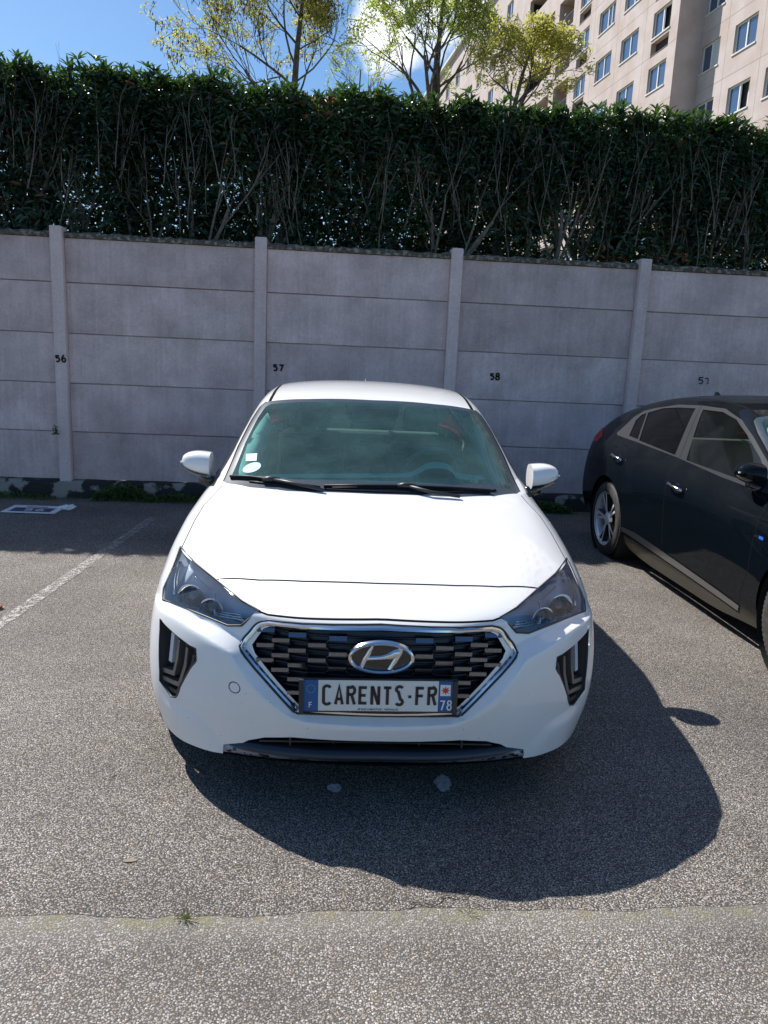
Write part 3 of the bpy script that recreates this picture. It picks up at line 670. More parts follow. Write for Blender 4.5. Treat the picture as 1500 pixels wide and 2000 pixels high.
def build_car(name, loc, rz, paint, white):
    root = empty(name, (loc[0], loc[1], 0), rz)
    rest = ['body', 'seam']
    vs, fs, ln, rid, mp = sub_mesh(SH, NN, FN, rest)
    body = mesh_obj('body', vs, fs, [paint, CM['seam']], root, True, rid, ln)
    def reg(nm, part, mt, side=0, off=0., parent=root):
        vs, fs, ln, rid, mp = sub_mesh(SH, NN, FN, [nm], side)
        if off:
            inv = {b: a for a, b in mp.items()}; vs = [tuple(vs[i][k]-NN[inv[i]][k]*off for k in range(3)) for i in range(len(vs))]
        return mesh_obj(part, vs, fs, mt, parent, True, None, ln)
    reg('hood', 'hood', paint)
    ws = MB()
    scr = reg('screen', 'windscreen', CM['frit']); reg('screen_clear', 'windscreen_pane', CM['screen'], parent=scr)
    reg('rear_glass', 'rear_window', CM['side'])
    for sd in (-1, 1):
        df = reg('door_front', 'front_door', paint, sd); dr = reg('door_rear', 'rear_door', paint, sd)
        reg('trim', 'window_trim', CM['trimw'] if white else CM['trimg'], sd)
        reg('win_front', 'side_window', CM['side'], sd, .004); reg('win_rear', 'side_window', CM['tint'], sd, .004); reg('win_quarter', 'quarter_window', CM['tint'], sd, .004)
        reg('moulding', 'sill_moulding', CM['satin'], sd, -.006); tl = reg('tail', 'tail_lamp', CM['red'], sd, -.006); reg('tail', 'lamp_housing', CM['dsilver'], sd, .02, tl)
        # door handles with their scooped recess
        for par, y0, z0 in ((df, 2.33, .812), (dr, 3.40, .868)):
            h = MB(); pts = [ons(y0-.10, z0-.006, sd, .012), ons(y0-.07, z0-.002, sd, .030), ons(y0, z0+.002, sd, .036), ons(y0+.07, z0+.008, sd, .032), ons(y0+.10, z0+.012, sd, .014)]
            h.tube(pts, [.010, .012, .013, .016, .016], 10); h.build('door_handle', CM['chrome'] if not white else paint, par, True)
            c = MB(); ring = [(y0+.0+.062*cos(a), z0-.004+.034*sin(a)) for a in [2*pi*k/20 for k in range(20)]]
            c.add([ons(p[0], p[1], sd, .0012) for p in ring]+[ons(y0, z0, sd, .0012)], [(k, (k+1) % 20, 20) for k in range(20)]); c.build('handle_recess', CM['gloss'], par, True)
        mirror(root, sd, paint)
        # headlight: bowl, units and clear cover
        vs, fs, ln, rid, mp = sub_mesh(SH, NN, FN, ['headlight'], sd)
        cx, cy, cz = sd*.60, .55, .70
        v2, f2 = recess(vs, fs, lambda v: (v[0]*.94, v[1]+.060, v[2]-.012))
        hl = mesh_obj('headlight', v2[len(vs):]+v2[:len(vs)], [tuple((i-len(vs)) % (2*len(vs)) for i in f) for f in f2], CM['lamp_in'], root)
        mesh_obj('lamp_cover', vs, fs, CM['lens'], hl, True, None, ln)
        # edge gasket, projector lenses and reflector steps inside
        g = MB(); ring = [ond(p, z, sd, .002) for p, z in HEADLIGHT]; g.tube(ring+[ring[0]], .0042, 6, 0, False); g.build('lamp_gasket', CM['plastic'], hl, True)
        for (p, z, r, mt) in ((1.10, .722, .042, 'chrome'), (.905, .708, .034, 'chrome')):
            c = ond(p, z, sd, -.045); ax = Vector((sd*.42, -1, .02)).normalized(); M = Matrix.Translation(c) @ ax.to_track_quat('Z', 'Y').to_matrix().to_4x4()
            q = MB(); q.lathe([(r*1.50, .024), (r*1.40, .026), (r*1.10, .004), (r*1.0, .0)], 32, 0, M); q.build('lamp_bezel', CM['reflector'], hl, True)
            q = MB(); q.lathe([(r, .002), (r*.9, .012), (r*.6, .021), (r*.3, .025), (.0005, .026)], 28, 0, M); q.build('projector_lens', CM['gloss'], hl, True)
        q = MB()
        for k, (pa, za, pb, zb, rr) in enumerate(((.66, .690, .86, .687, .0035), (.68, .698, .86, .695, .003), (.69, .707, .84, .703, .003), (.95, .683, 1.24, .678, .004), (.86, .690, .95, .752, .0035), (.95, .752, 1.20, .775, .003))):
            pts = [ond(pa+(pb-pa)*i/6, za+(zb-za)*i/6, sd, -.026) for i in range(7)]; q.tube(pts, rr, 6)
        q.build('reflector_steps', CM['reflector'], hl, True)
        q = MB(); pts = [ond(.63+.13*i/6, .682+.002*i, sd, -.034) for i in range(7)]; q.tube(pts, .011, 8); q.build('turn_lamp', CM['dsilver'], hl, True)
        q = MB(); pts = [ond(1.22+.20*i/8, .70+.085*i/8, sd, -.022) for i in range(9)]; q.tube(pts, .010, 8); q.build('side_reflector', CM['reflector'], hl, True)
        # fog-lamp pocket with its two hockey-stick light bars
        vs, fs, ln, rid, mp = sub_mesh(SH, NN, FN, ['fog'], sd)
        v2, f2 = recess(vs, fs, lambda v: (v[0]*.955, v[1]+.042, v[2]+.004))
        fg = mesh_obj('fog_lamp', v2, f2, CM['pocket'], root)
        def bar(path, wd, depth, mt, nm, rise=0.):
            v, f = stroke(path, wd); nq = len(v); top = [ond(a.x, a.y, sd, depth) for a in v]; bot = [ond(a.x, a.y, sd, depth-.03) for a in v]
            b_ = MB(); b_.add(top+bot, f+[(e[0], e[1], e[1]+nq, e[0]+nq) for e in bound_edges(f)]); o_ = b_.build(nm, mt, fg); return o_
        bar([(1.00, .575), (1.005, .50), (1.035, .435), (1.145, .425)], .018, -.012, CM['bar'], 'light_bar')
        bar([(.925, .560), (.93, .49), (.985, .40), (1.145, .392)], .018, -.010, CM['bar'], 'light_bar')
        bar([(.865, .545), (.875, .50), (1.005, .365), (1.08, .365)], .016, -.008, CM['plastic'], 'pocket_ledge')
        bar([(1.075, .585), (1.085, .47)], .030, -.020, CM['lamp_in'], 'fog_lens')
        g = MB(); ring = [ond(p, z, sd, .0) for p, z in FOG]; g.tube(ring+[ring[0]], .0035, 6, 0, False); g.build('pocket_edge', CM['plastic'], fg, True)
        # wheels and wells
        for yy in (AX_F, AX_R):
            q = MB(); M = Matrix.Translation((sd*.885, yy, WHEEL_R+.005)) @ Matrix.Rotation(-sd*pi/2, 4, 'Y')
            q.lathe([(ARCH_R, 0), (ARCH_R, .30), (.05, .30)], 40, 0, M); q.build('wheel_well', CM['well'], root, True)
            wheel(root, sd*.790, yy, 0.)
    # front grille: pocket, louvre pattern, chrome surround
    vs, fs, ln, rid, mp = sub_mesh(SH, NN, FN, ['grille'])
    v2, f2 = recess(vs, fs, lambda v: (v[0], v[1]+.040, v[2])); gr = mesh_obj('grille', v2, f2, CM['cell'], root)
    full = [(x, z) for x, z in RING if x > 0][0:]; loop = [(0, .706)]+full+[(0, .409)]+[(-x, z) for x, z in full[::-1]]
    cen = (0, .56)
    def lp(k, off): return [onf(cen[0]+(x-cen[0])*k, cen[1]+(z-cen[1])*k, off) for x, z in loop2]
    loop2 = smooth_path(loop+[loop[0]], 4)[:-1]
    def inset(path, d):
        o_ = []; n = len(path)
        for i in range(n):
            a, b = Vector(path[i-1]), Vector(path[(i+1) % n]); t = (b-a).normalized(); nr = Vector((t.y, -t.x)); o_.append((path[i][0]+nr.x*d, path[i][1]+nr.y*d))
        return o_
    n = len(loop2); rings = []
    for d, off in ((-.0165, -.012), (-.0155, .003), (-.011, .009), (-.004, .0085), (.0015, .001), (.004, -.030)):
        rings.append([Vector((q.x, q.y, q.z)) for q in (lambda L: [onf(x, z)+Vector((0, -off, 0)) for x, z in L])(inset(loop2, d))])
    q = MB()
    for a in range(len(rings)-1):
        q.add(rings[a]+rings[a+1], [(i, (i+1) % n, n+(i+1) % n, n+i) for i in range(n)])
    cr_ = q.build('chrome_surround', CM['chrome'] if white else CM['satin'], gr, True)
    q = MB(); L_ = [onf(x, z)+Vector((0, -.001, 0)) for x, z in inset(loop2, -.0185)]; q.tube(L_+[L_[0]], .0035, 5, 0, False); q.build('grille_shadow_line', CM['plastic'], gr, True)  # black tube painting in the shadow groove outside the surround
    def inside(x, z, m_=.0):
        L = loop2; ins = False; j = len(L)-1
        for k in range(len(L)):
            xi, yi = L[k]; xj, yj = L[j]
            if (yi > z) != (yj > z) and x < (xj-xi)*(z-yi)/(yj-yi)+xi: ins = not ins
            j = k
        return ins
    yb = {}
    q = MB(); ql = MB(); qd = MB(); row = 0; z = .672; bw, bh, dz = .0305, .0074, .0262
    cells = {}
    while z > .415:
        xs = [0, .150, .292, .405, .49] if row % 2 == 0 else [.076, .222, .350, .448]
        for x0 in xs:
            for sg in ((1, -1) if x0 else (1,)):
                x = x0*sg*(1-.0)
                if abs(x) < .125 and z > .545: continue
                if not (inside(x-bw*.7, z) and inside(x+bw*.7, z)): continue
                y = onf(x, z).y+.006; cells[(row, round(x, 3))] = (x, z, y)
                sl = .010; tl_ = .0015 if row else -.006; vs = [(x-bw, y-tl_, z+bh), (x+bw, y-tl_, z+bh+.0), (x+bw, y+tl_*.3, z-bh), (x-bw, y+tl_*.3, z-bh)]
                q.add(vs+[(a[0], y+.030, a[2]) for a in vs], [(0,3,2,1), (0,1,5,4), (1,2,6,5), (2,3,7,6), (3,0,4,7)])
                ql.add([(x-bw, y+.0035, z+bh), (x+bw, y+.0035, z+bh), (x+bw, y+.0025, z+bh+.0016), (x-bw, y+.0025, z+bh+.0016)], [(0,1,2,3)])
        row += 1; z -= dz
    for (r0, x), (cx_, cz_, cy_) in list(cells.items()):        # thin folded edges that link one louvre to the next row
        for (r1, x1), (dx_, dz_, dy_) in cells.items():
            if r1 == r0+1 and abs(dx_-cx_) < .10:
                s_ = 1 if dx_ > cx_ else -1
                a = Vector((cx_+s_*bw, cy_, cz_-bh*.9)); b = Vector((dx_-s_*bw, dy_+.004, dz_+bh)); t = Vector((0, 0, .0017))
                ql.add([a, b, b+t, a+t], [(0,1,2,3), (3,2,1,0)])
                c_ = Vector((dx_-s_*bw, dy_+.028, dz_-bh)); d_2 = Vector((cx_+s_*bw, cy_+.028, cz_-bh)); q.add([a, b, c_, d_2], [(0,1,2,3), (3,2,1,0)], 1)
    q.build('louvres', [CM['dsilver'], CM['cell']], gr); ql.build('louvre_edges', CM['satin'], gr)
    q = MB()
    for k in range(11):
        z = .685-.0272*k-.0136; pts = [(x/20*.47, z) for x in range(-20, 21)]; pts = [p_ for p_ in pts if inside(*p_)]
        if len(pts) > 2: q.tube([onf(x, z)+Vector((0, .030, 0)) for x, z in pts], .0045, 5)
    q.build('grille_bars', CM['cell'], gr, True)
    # emblem: chrome oval with the slanting letter inside
    ec = onf(0, .625)+Vector((0, -.012, 0)); yE = ec.y; cz = .622
    q = MB(); ex, ez = .113, .0585; nE = 48; prof = [(0, .018), (-.004, .002), (.0, -.008), (.006, -.011), (.011, -.007), (.013, .004)]
    rr = [[Vector(((ex-d)*cos(2*pi*k/nE), yE+o_, cz+(ez-d)*sin(2*pi*k/nE))) for k in range(nE)] for d, o_ in prof]
    for a in range(len(rr)-1): q.add(rr[a]+rr[a+1], [(i, i+nE, (i+1) % nE+nE, (i+1) % nE) for i in range(nE)])
    em = q.build('emblem', CM['chrome'], root, True)
    q = MB(); q.add([(ex*.93*cos(2*pi*k/nE), yE+.004, cz+ez*.93*sin(2*pi*k/nE)) for k in range(nE)]+[(0, yE+.0, cz)], [((k+1) % nE, nE, k) if 0 else (k, (k+1) % nE, nE) for k in range(nE)]); q.build('emblem_disc', CM['gloss'], em, True)
    q = MB()
    def ribbon(top, bot, yo=-.009):
        """a raised bar between two edges, with a bevelled face"""
        n_ = len(top); mid = [((a[0]+b[0])/2, (a[1]+b[1])/2) for a, b in zip(top, bot)]
        V = [Vector((x, yE+.002, cz+z)) for x, z in top]+[Vector((x, yE+yo, cz+z)) for x, z in mid]+[Vector((x, yE+.002, cz+z)) for x, z in bot]
        q.add(V, [f for i in range(n_-1) for f in ((i, i+1, n_+i+1, n_+i), (n_+i, n_+i+1, 2*n_+i+1, 2*n_+i))])
    ribbon([(-.074, -.037), (-.066, -.012), (-.052, .016), (-.034, .043)], [(-.060, -.037), (-.048, -.014), (-.036, .010), (-.024, .045)][:4])
    ribbon([(.060, .040), (.052, .012), (.036, -.018), (.022, -.043)], [(.078, .034), (.068, .006), (.056, -.018), (.040, -.040)])
    ribbon([(-.052, .004), (-.030, .004), (-.008, .006), (.018, .013), (.042, .027), (.066, .037)], [(-.058, -.016), (-.034, -.012), (-.008, -.010), (.020, -.008), (.046, -.006), (.062, .010)])
    q.build('emblem_letter', CM['chrome'], em, True)
    # lower intake and scuffed lip
    vs, fs, ln, rid, mp = sub_mesh(SH, NN, FN, ['intake'])
    v2, f2 = recess(vs, fs, lambda v: (v[0]*.97, v[1]+.10, v[2])); ik = mesh_obj('lower_intake', v2, f2, CM['cell'], root)
    q = MB()
    for k in range(-2, 3): q.box((k*.155-.003, .085, .225), (k*.155+.003, .12, .30))
    q.box((-.42, .09, .262), (.42, .115, .268)); q.build('intake_fins', CM['plastic'], ik)
    q = MB(); XS = [-.557+1.114*i/36 for i in range(37)]; prof = []
    for x in XS:
        a = abs(x)/.557; y0 = onf(min(max(x, -.54), .54), .235).y if False else (.055+.105*a**2.6); zt = .262-.012*a-.05*max(0, a-.86)/.14*.6; zb = .211-.028*a**2
        prof.append([Vector((x, y0+.03, zt+.0)), Vector((x, y0-.005, zt-.006)), Vector((x, y0-.018, zt-.026)), Vector((x, y0-.016, zb+.010)), Vector((x, y0-.002, zb)), Vector((x, y0+.12, zb-.004))])
    q.add([p for r_0 in prof for p in r_0], [(i*6+j, i*6+j+1, (i+1)*6+j+1, (i+1)*6+j) for i in range(36) for j in range(5)]); lip = q.build('front_lip', CM['lip'], root, True)
    lip.modifiers.new('solid', 'SOLIDIFY').thickness = .004
    # underbody
    q = MB(); q.box((-.72, .30, .20), (.72, 4.2, .30)); q.box((-.56, .16, .215), (.56, .32, .28)); q.box((-.80, .36, .19), (.80, .56, .30)); q.box((-.80, 1.30, .19), (.80, 3.15, .24)); q.build('underbody', CM['well'], root)
    # wipers lie along the foot of the screen
    for pts, knob in (([(-.700, 1.305), (-.60, 1.262), (-.493, 1.215), (-.37, 1.17), (-.258, 1.135)], (-.50, 1.213)), ([(-.241, 1.150), (-.05, 1.158), (.144, 1.170), (.36, 1.182), (.565, 1.205)], (.144, 1.165))):
        q = MB(); L = [ont(x, y, .014) for x, y in pts]; q.tube(L, .007, 6); L2 = [ont(x, y-.004, .005) for x, y in pts]; q.tube(L2, .005, 5); wi = q.build('wiper', CM['rubber'], root, True)
        q = MB(); k = ont(knob[0], knob[1], .020); q.tube([k+Vector((-.035, 0, -.004)), k, k+Vector((.05, -.01, 0))], [.010, .016, .010], 8)
        q.tube([k, ont(knob[0]+.12, knob[1]-.05, .020), ont(knob[0]+.26, 1.11, .012)], [.010, .009, .008], 8); q.build('wiper_arm', CM['plastic'], wi, True)
    q = MB(); L = [ont(-.60+1.2*i/24, 1.125+.16*(abs(-.60+1.2*i/24)/.7)**2.4, .003) for i in range(25)]; q.tube(L, .006, 5); q.build('cowl_strip', CM['rubber'], root, True)
    # roof antenna fin
    q = MB(); q.add([(0, 3.50, ont(0, 3.50).z), (-.022, 3.62, ont(0, 3.62).z), (.022, 3.62, ont(0, 3.62).z), (0, 3.68, ont(0, 3.68).z-.002), (0, 3.60, ont(0, 3.6).z+.070), (0, 3.655, ont(0, 3.65).z+.076)], [(0,4,1), (0,2,4), (1,4,5,3), (4,2,3,5)]); q.build('roof_fin', paint, root)
    # cabin
    q = MB(); q.box((-.70, 1.45, .30), (.70, 3.55, .45)); cb = q.build('cabin_floor', CM['cabin'], root)
    q = MB(); xs = [-.70, -.5, -.2, .1, .25, .38, .51, .66]; D = []
    for i in range(33):
        x = -.72+1.44*i/32; hood_ = .050*math.exp(-((x-.37)/.13)**4); z0 = .945+.0*x
        D.append([(x, 1.16+.30*(abs(x)/.75)**2.2, .955), (x, 1.40, .972), (x, 1.54, .985+hood_*.9), (x, 1.62, .965+hood_*.5), (x, 1.70, .88), (x, 1.72, .60)])
    q.add([p for r_0 in D for p in r_0], [(i*6+j, (i+1)*6+j, (i+1)*6+j+1, i*6+j+1) for i in range(32) for j in range(5)]); da = q.build('dashboard', CM['dash'], root, True)
    q = MB(); P = smooth_path([(-.62, .985), (-.30, 1.001), (0, 1.013), (.16, 1.020), (.225, 1.038), (.27, 1.070), (.32, 1.086), (.38, 1.084), (.42, 1.066), (.455, 1.034), (.60, 1.020)], 4); T_ = [.010+.012*math.exp(-((x-.37)/.16)**4) for x, z in P]
    q.add([(x, 1.52, z) for x, z in P]+[(x, 1.50, z-t_) for (x, z), t_ in zip(P, T_)]+[(x, 1.56, z+.002) for x, z in P], [f_ for i in range(len(P)-1) for f_ in ((i, i+1, len(P)+i+1, len(P)+i), (i, 2*len(P)+i, 2*len(P)+i+1, i+1))]); q.build('lit_dash_crest', CM['lit_crest'], da)  # pale mint colour stands for the light on the dash top
    q = MB(); P = [(-.62, .955), (-.2, .972), (0, .975), (.3, .972), (.66, .955)]; q.add([(x, 1.40, z+.030) for x, z in P]+[(x, 1.38, z+.020) for x, z in P], [(i, i+1, len(P)+i+1, len(P)+i) for i in range(len(P)-1)]); q.build('lit_dash_edge', CM['lit_crest'], da)  # nearer strip in the same painted light tone
    q = MB(); ring = []
    for k in range(37):
        a = 2*pi*k/36; ring.append(Vector((.37+.185*cos(a), 1.86+.07*sin(a), .945+.165*sin(a))))
    q.tube(ring, .016, 8, 0, False); q.tube([(.19, 1.86, .95), (.37, 1.83, .93), (.55, 1.86, .95)], [.012, .05, .012], 8); q.build('steering_wheel', CM['dash'], root, True)
    for sx in (-.37, .37):
        q = MB(); q.box((sx-.25, 2.05, .42), (sx+.25, 2.55, .58)); st = q.build('seat', CM['cloth'], root); bevel(st, .06, 3)
        q = MB(); q.add([(sx-.25, 2.50, .52), (sx+.25, 2.50, .52), (sx+.25, 2.66, .52), (sx-.25, 2.66, .52), (sx-.22, 2.78, 1.10), (sx+.22, 2.78, 1.10), (sx+.22, 2.88, 1.10), (sx-.22, 2.88, 1.10)], [(0,3,2,1), (4,5,6,7), (0,1,5,4), (1,2,6,5), (2,3,7,6), (3,0,4,7)]); bevel(q.build('backrest', CM['cloth'], st), .05, 3)
        q = MB(); q.add([(sx-.13, 2.78, 1.12), (sx+.13, 2.78, 1.12), (sx+.13, 2.88, 1.12), (sx-.13, 2.88, 1.12), (sx-.11, 2.82, 1.29), (sx+.11, 2.82, 1.29), (sx+.11, 2.90, 1.29), (sx-.11, 2.90, 1.29)], [(0,3,2,1), (4,5,6,7), (0,1,5,4), (1,2,6,5), (2,3,7,6), (3,0,4,7)]); bevel(q.build('headrest', CM['cloth'], st), .035, 3)
    q = MB(); q.box((-.60, 3.05, .45), (.60, 3.50, .60)); q.box((-.60, 3.42, .55), (.60, 3.55, 1.05)); bevel(q.build('rear_bench', CM['cloth'], root), .05, 3)
    for sd in (-1, 1):                                   # inner lining of the screen pillars
        q = MB(); IN = smooth_path([(.583, 1.875), (.580, 1.78), (.589, 1.666), (.607, 1.56), (.617, 1.479), (.622, 1.40), (.632, 1.335)], 3); OU = smooth_path([(.590, 1.88), (.622, 1.80), (.661, 1.666), (.672, 1.56), (.679, 1.47), (.680, 1.39), (.668, 1.335)], 3)
        vs = [ont(sd*x, y, -.085) for x, y in IN]+[ont(sd*x, y, -.016) for x, y in OU]; n_ = len(IN)
        q.add(vs, [(i, i+1, n_+i+1, n_+i) for i in range(n_-1)]); o_ = q.build('pillar_lining', CM['liner'], root, True); o_.modifiers.new('s', 'SOLIDIFY').thickness = .006
    q = MB()                                            # mirror and camera pod behind the top of the screen
    a, b, c, d = ont(-.15, 1.89, -.008), ont(.15, 1.89, -.008), ont(.12, 1.74, -.008), ont(-.10, 1.735, -.008); dn = Vector((0, .02, -.05))
    q.add([a, b, c, d, a+dn, b+dn, c+dn, d+dn], [(0,1,2,3), (4,7,6,5), (0,4,5,1), (1,5,6,2), (2,6,7,3), (3,7,4,0)]); q.box((-.12, 1.93, 1.21), (.12, 1.96, 1.275)); q.build('rear_view_mirror', CM['gloss'], root)
    if white:
        plate(root)
        q = MB(); P = [(-.652, 1.498), (-.592, 1.478), (-.588, 1.412), (-.645, 1.432)]; q.add([ont(x, y, .002) for x, y in P], [(0,1,2,3)]); q.build('paper_sticker', CM['paper'], scr)
        cxs, cys = -.605, 1.360; q = MB(); q.add([ont(cxs+.045*cos(2*pi*k/24), cys+.043*sin(2*pi*k/24), .002) for k in range(24)], [tuple(range(24))]); q.build('round_sticker', CM['sage'], scr)
    else:
        for sd in (-1, 1):
            q = MB(); P = [(1.335, .722), (1.335, .704), (1.285, .706), (1.285, .724)]; q.add([ons(y, z, sd, .002) for y, z in P], [(0,1,2,3)]); q.build('wing_badge', CM['chrome'], root)
            q = MB(); P = [(1.287, .7235), (1.287, .706), (1.245, .704), (1.245, .722)]; q.add([ons(y, z, sd, .0024) for y, z in P], [(0,1,2,3)]); q.build('blue_badge', CM['badge_blue'], root)
    return root
# ------------------------------------------------------------------ ground: one sheet to the horizon, the lot and the lane laid on it
def asphalt(name, scale, stone, binder, big, tone=(1, 1, 1), bump=.7, moss=False, dist=.004):
    m = bpy.data.materials.new(name); m.use_nodes = True; t = m.node_tree; b = t.nodes['Principled BSDF']; L = t.links.new
    b.inputs['Roughness'].default_value = .78; b.inputs['Specular IOR Level'].default_value = .35
    co = nn(t, 'ShaderNodeTexCoord')
    wv = nn(t, 'ShaderNodeTexNoise', Scale=scale*.6, Detail=2.0); L(co.outputs['Object'], wv.inputs['Vector'])
    ws = nn(t, 'ShaderNodeVectorMath', operation='SCALE'); ws.inputs['Scale'].default_value = .9/scale; L(wv.outputs['Color'], ws.inputs[0])
    wa = nn(t, 'ShaderNodeVectorMath', operation='ADD'); L(co.outputs['Object'], wa.inputs[0]); L(ws.outputs[0], wa.inputs[1])
    v = nn(t, 'ShaderNodeTexVoronoi', Scale=scale, Randomness=1.0); L(wa.outputs[0], v.inputs['Vector'])
    v2 = nn(t, 'ShaderNodeTexVoronoi', Scale=scale*2.3, Randomness=1.0); L(wa.outputs[0], v2.inputs['Vector'])
    sc = nn(t, 'ShaderNodeSeparateColor'); L(v.outputs['Color'], sc.inputs[0])
    sc2 = nn(t, 'ShaderNodeSeparateColor'); L(v2.outputs['Color'], sc2.inputs[0])
    # stone brightness: most are grey, a few near white
    cr = nn(t, 'ShaderNodeValToRGB'); L(sc.outputs['Red'], cr.inputs[0]); e = cr.color_ramp; e.elements[0].position = 0; e.elements[0].color = rgb([c*.40 for c in stone]); e.elements[1].position = 1; e.elements[1].color = rgb([min(.75, c*2.1) for c in stone])
    k = e.elements.new(.55); k.color = rgb(stone); k = e.elements.new(.86); k.color = rgb([c*1.45 for c in stone])
    k = e.elements.new(.22); k.color = rgb([stone[0]*1.0, stone[1]*.84, stone[2]*.66])
    st = nn(t, 'ShaderNodeMapRange', interpolation_type='SMOOTHSTEP', From_Min=.60, From_Max=.40); L(v.outputs['Distance'], st.inputs['Value'])
    st2 = nn(t, 'ShaderNodeMapRange', interpolation_type='SMOOTHSTEP', From_Min=.45, From_Max=.30, To_Max=.7); L(v2.outputs['Distance'], st2.inputs['Value'])
    sm = nn(t, 'ShaderNodeMix', data_type='RGBA'); sm.inputs['A'].default_value = rgb(binder); L(sc2.outputs['Red'], sm.inputs['Factor']); sm.inputs['B'].default_value = rgb([c*1.1 for c in stone])
    m0 = nn(t, 'ShaderNodeMix', data_type='RGBA'); m0.inputs['A'].default_value = rgb(binder); L(st2.outputs[0], m0.inputs['Factor']); L(sm.outputs['Result'], m0.inputs['B'])
    m1 = nn(t, 'ShaderNodeMix', data_type='RGBA'); L(m0.outputs['Result'], m1.inputs['A']); L(st.outputs[0], m1.inputs['Factor']); L(cr.outputs[0], m1.inputs['B'])
    # wear and stains
    n = nn(t, 'ShaderNodeTexNoise', Scale=big, Detail=6.0, Roughness=.6); L(co.outputs['Object'], n.inputs['Vector'])
    r = nn(t, 'ShaderNodeMapRange', From_Min=.30, From_Max=.70, To_Min=.70, To_Max=1.20); L(n.outputs['Fac'], r.inputs['Value'])
    mu = nn(t, 'ShaderNodeVectorMath', operation='SCALE'); L(m1.outputs['Result'], mu.inputs[0]); L(r.outputs[0], mu.inputs['Scale'])
    tn = nn(t, 'ShaderNodeVectorMath', operation='MULTIPLY'); L(mu.outputs[0], tn.inputs[0]); tn.inputs[1].default_value = tone
    last = tn.outputs[0]
    if moss:                                   # moss and grit caught along the joint
        sx = nn(t, 'ShaderNodeSeparateXYZ'); L(co.outputs['Object'], sx.inputs[0])
        a = nn(t, 'ShaderNodeMapRange', interpolation_type='SMOOTHSTEP', From_Min=1.93, From_Max=1.99); L(sx.outputs['Y'], a.inputs['Value'])
        n3 = nn(t, 'ShaderNodeTexNoise', Scale=9.0, Detail=5.0, Roughness=.7); L(co.outputs['Object'], n3.inputs['Vector'])
        q = nn(t, 'ShaderNodeMapRange', From_Min=.48, From_Max=.60, To_Max=.85); L(n3.outputs['Fac'], q.inputs['Value'])
        z = nn(t, 'ShaderNodeMath', operation='MULTIPLY'); L(a.outputs[0], z.inputs[0]); L(q.outputs[0], z.inputs[1])
        mm = nn(t, 'ShaderNodeMix', data_type='RGBA'); L(z.outputs[0], mm.inputs['Factor']); L(last, mm.inputs['A']); mm.inputs['B'].default_value = (.17, .15, .06, 1); last = mm.outputs['Result']
        a2 = nn(t, 'ShaderNodeMapRange', interpolation_type='SMOOTHSTEP', From_Min=1.84, From_Max=1.97, To_Max=.22); L(sx.outputs['Y'], a2.inputs['Value'])
        m3 = nn(t, 'ShaderNodeMix', data_type='RGBA'); L(a2.outputs[0], m3.inputs['Factor']); L(last, m3.inputs['A']); m3.inputs['B'].default_value = (.34, .33, .29, 1); last = m3.outputs['Result']
    L(last, b.inputs['Base Color'])
    ht = nn(t, 'ShaderNodeMath', operation='ADD'); h1 = nn(t, 'ShaderNodeMath', operation='MULTIPLY'); L(st.outputs[0], h1.inputs[0]); L(sc.outputs['Green'], h1.inputs[1])
    h2 = nn(t, 'ShaderNodeMath', operation='MULTIPLY'); L(st2.outputs[0], h2.inputs[0]); h2.inputs[1].default_value = .5; L(h1.outputs[0], ht.inputs[0]); L(h2.outputs[0], ht.inputs[1])
    bp = nn(t, 'ShaderNodeBump', Strength=bump, Distance=dist); L(ht.outputs[0], bp.inputs['Height']); L(bp.outputs[0], b.inputs['Normal'])
    return m
A_LOT = asphalt('parking_asphalt', 172, (.29, .268, .247), (.05, .047, .045), 1.1, bump=1.0, dist=.003)
A_LANE = asphalt('lane_asphalt', 168, (.265, .247, .228), (.075, .07, .066), 1.7, bump=.7, moss=True, dist=.005)
def sheet(name, x0, x1, y0, y1, z, mt, wob=None, nx=1):
    vs = []; fs = []
    for i in range(nx+1):
        x = x0+(x1-x0)*i/nx; a = y0+(wob(x) if wob else 0); vs += [(x, a, z), (x, y1, z)]
    for i in range(nx): fs.append((2*i, 2*i+2, 2*i+3, 2*i+1))
    return mesh_obj(name, vs, fs, mt)
g = sheet('ground', -600, 600, -600, 900, -.03, mat('far_ground', (.09, .11, .05), .9, noise=(.2, (.16, .15, .10), .4, .6))); tag(g, kind='structure')
lane = sheet('lane_surface', -30, 30, -14, 2.06, .0002, A_LANE); tag(lane, kind='structure')
def jw(x): return .010*sin(x*5.1)+.006*sin(x*17+1)+.004*sin(x*43)
lot = sheet('parking_surface', -30, 30, 2.005, 8.15, .0012, A_LOT, jw, 900); tag(lot, kind='structure')
strip = sheet('verge_strip', -30, 30, 8.12, 14, -.002, mat('verge_soil', (.07, .065, .05), .95, noise=(30, (.13, .12, .09), .4, .6), bump=(60, .8, .02))); tag(strip, kind='structure')
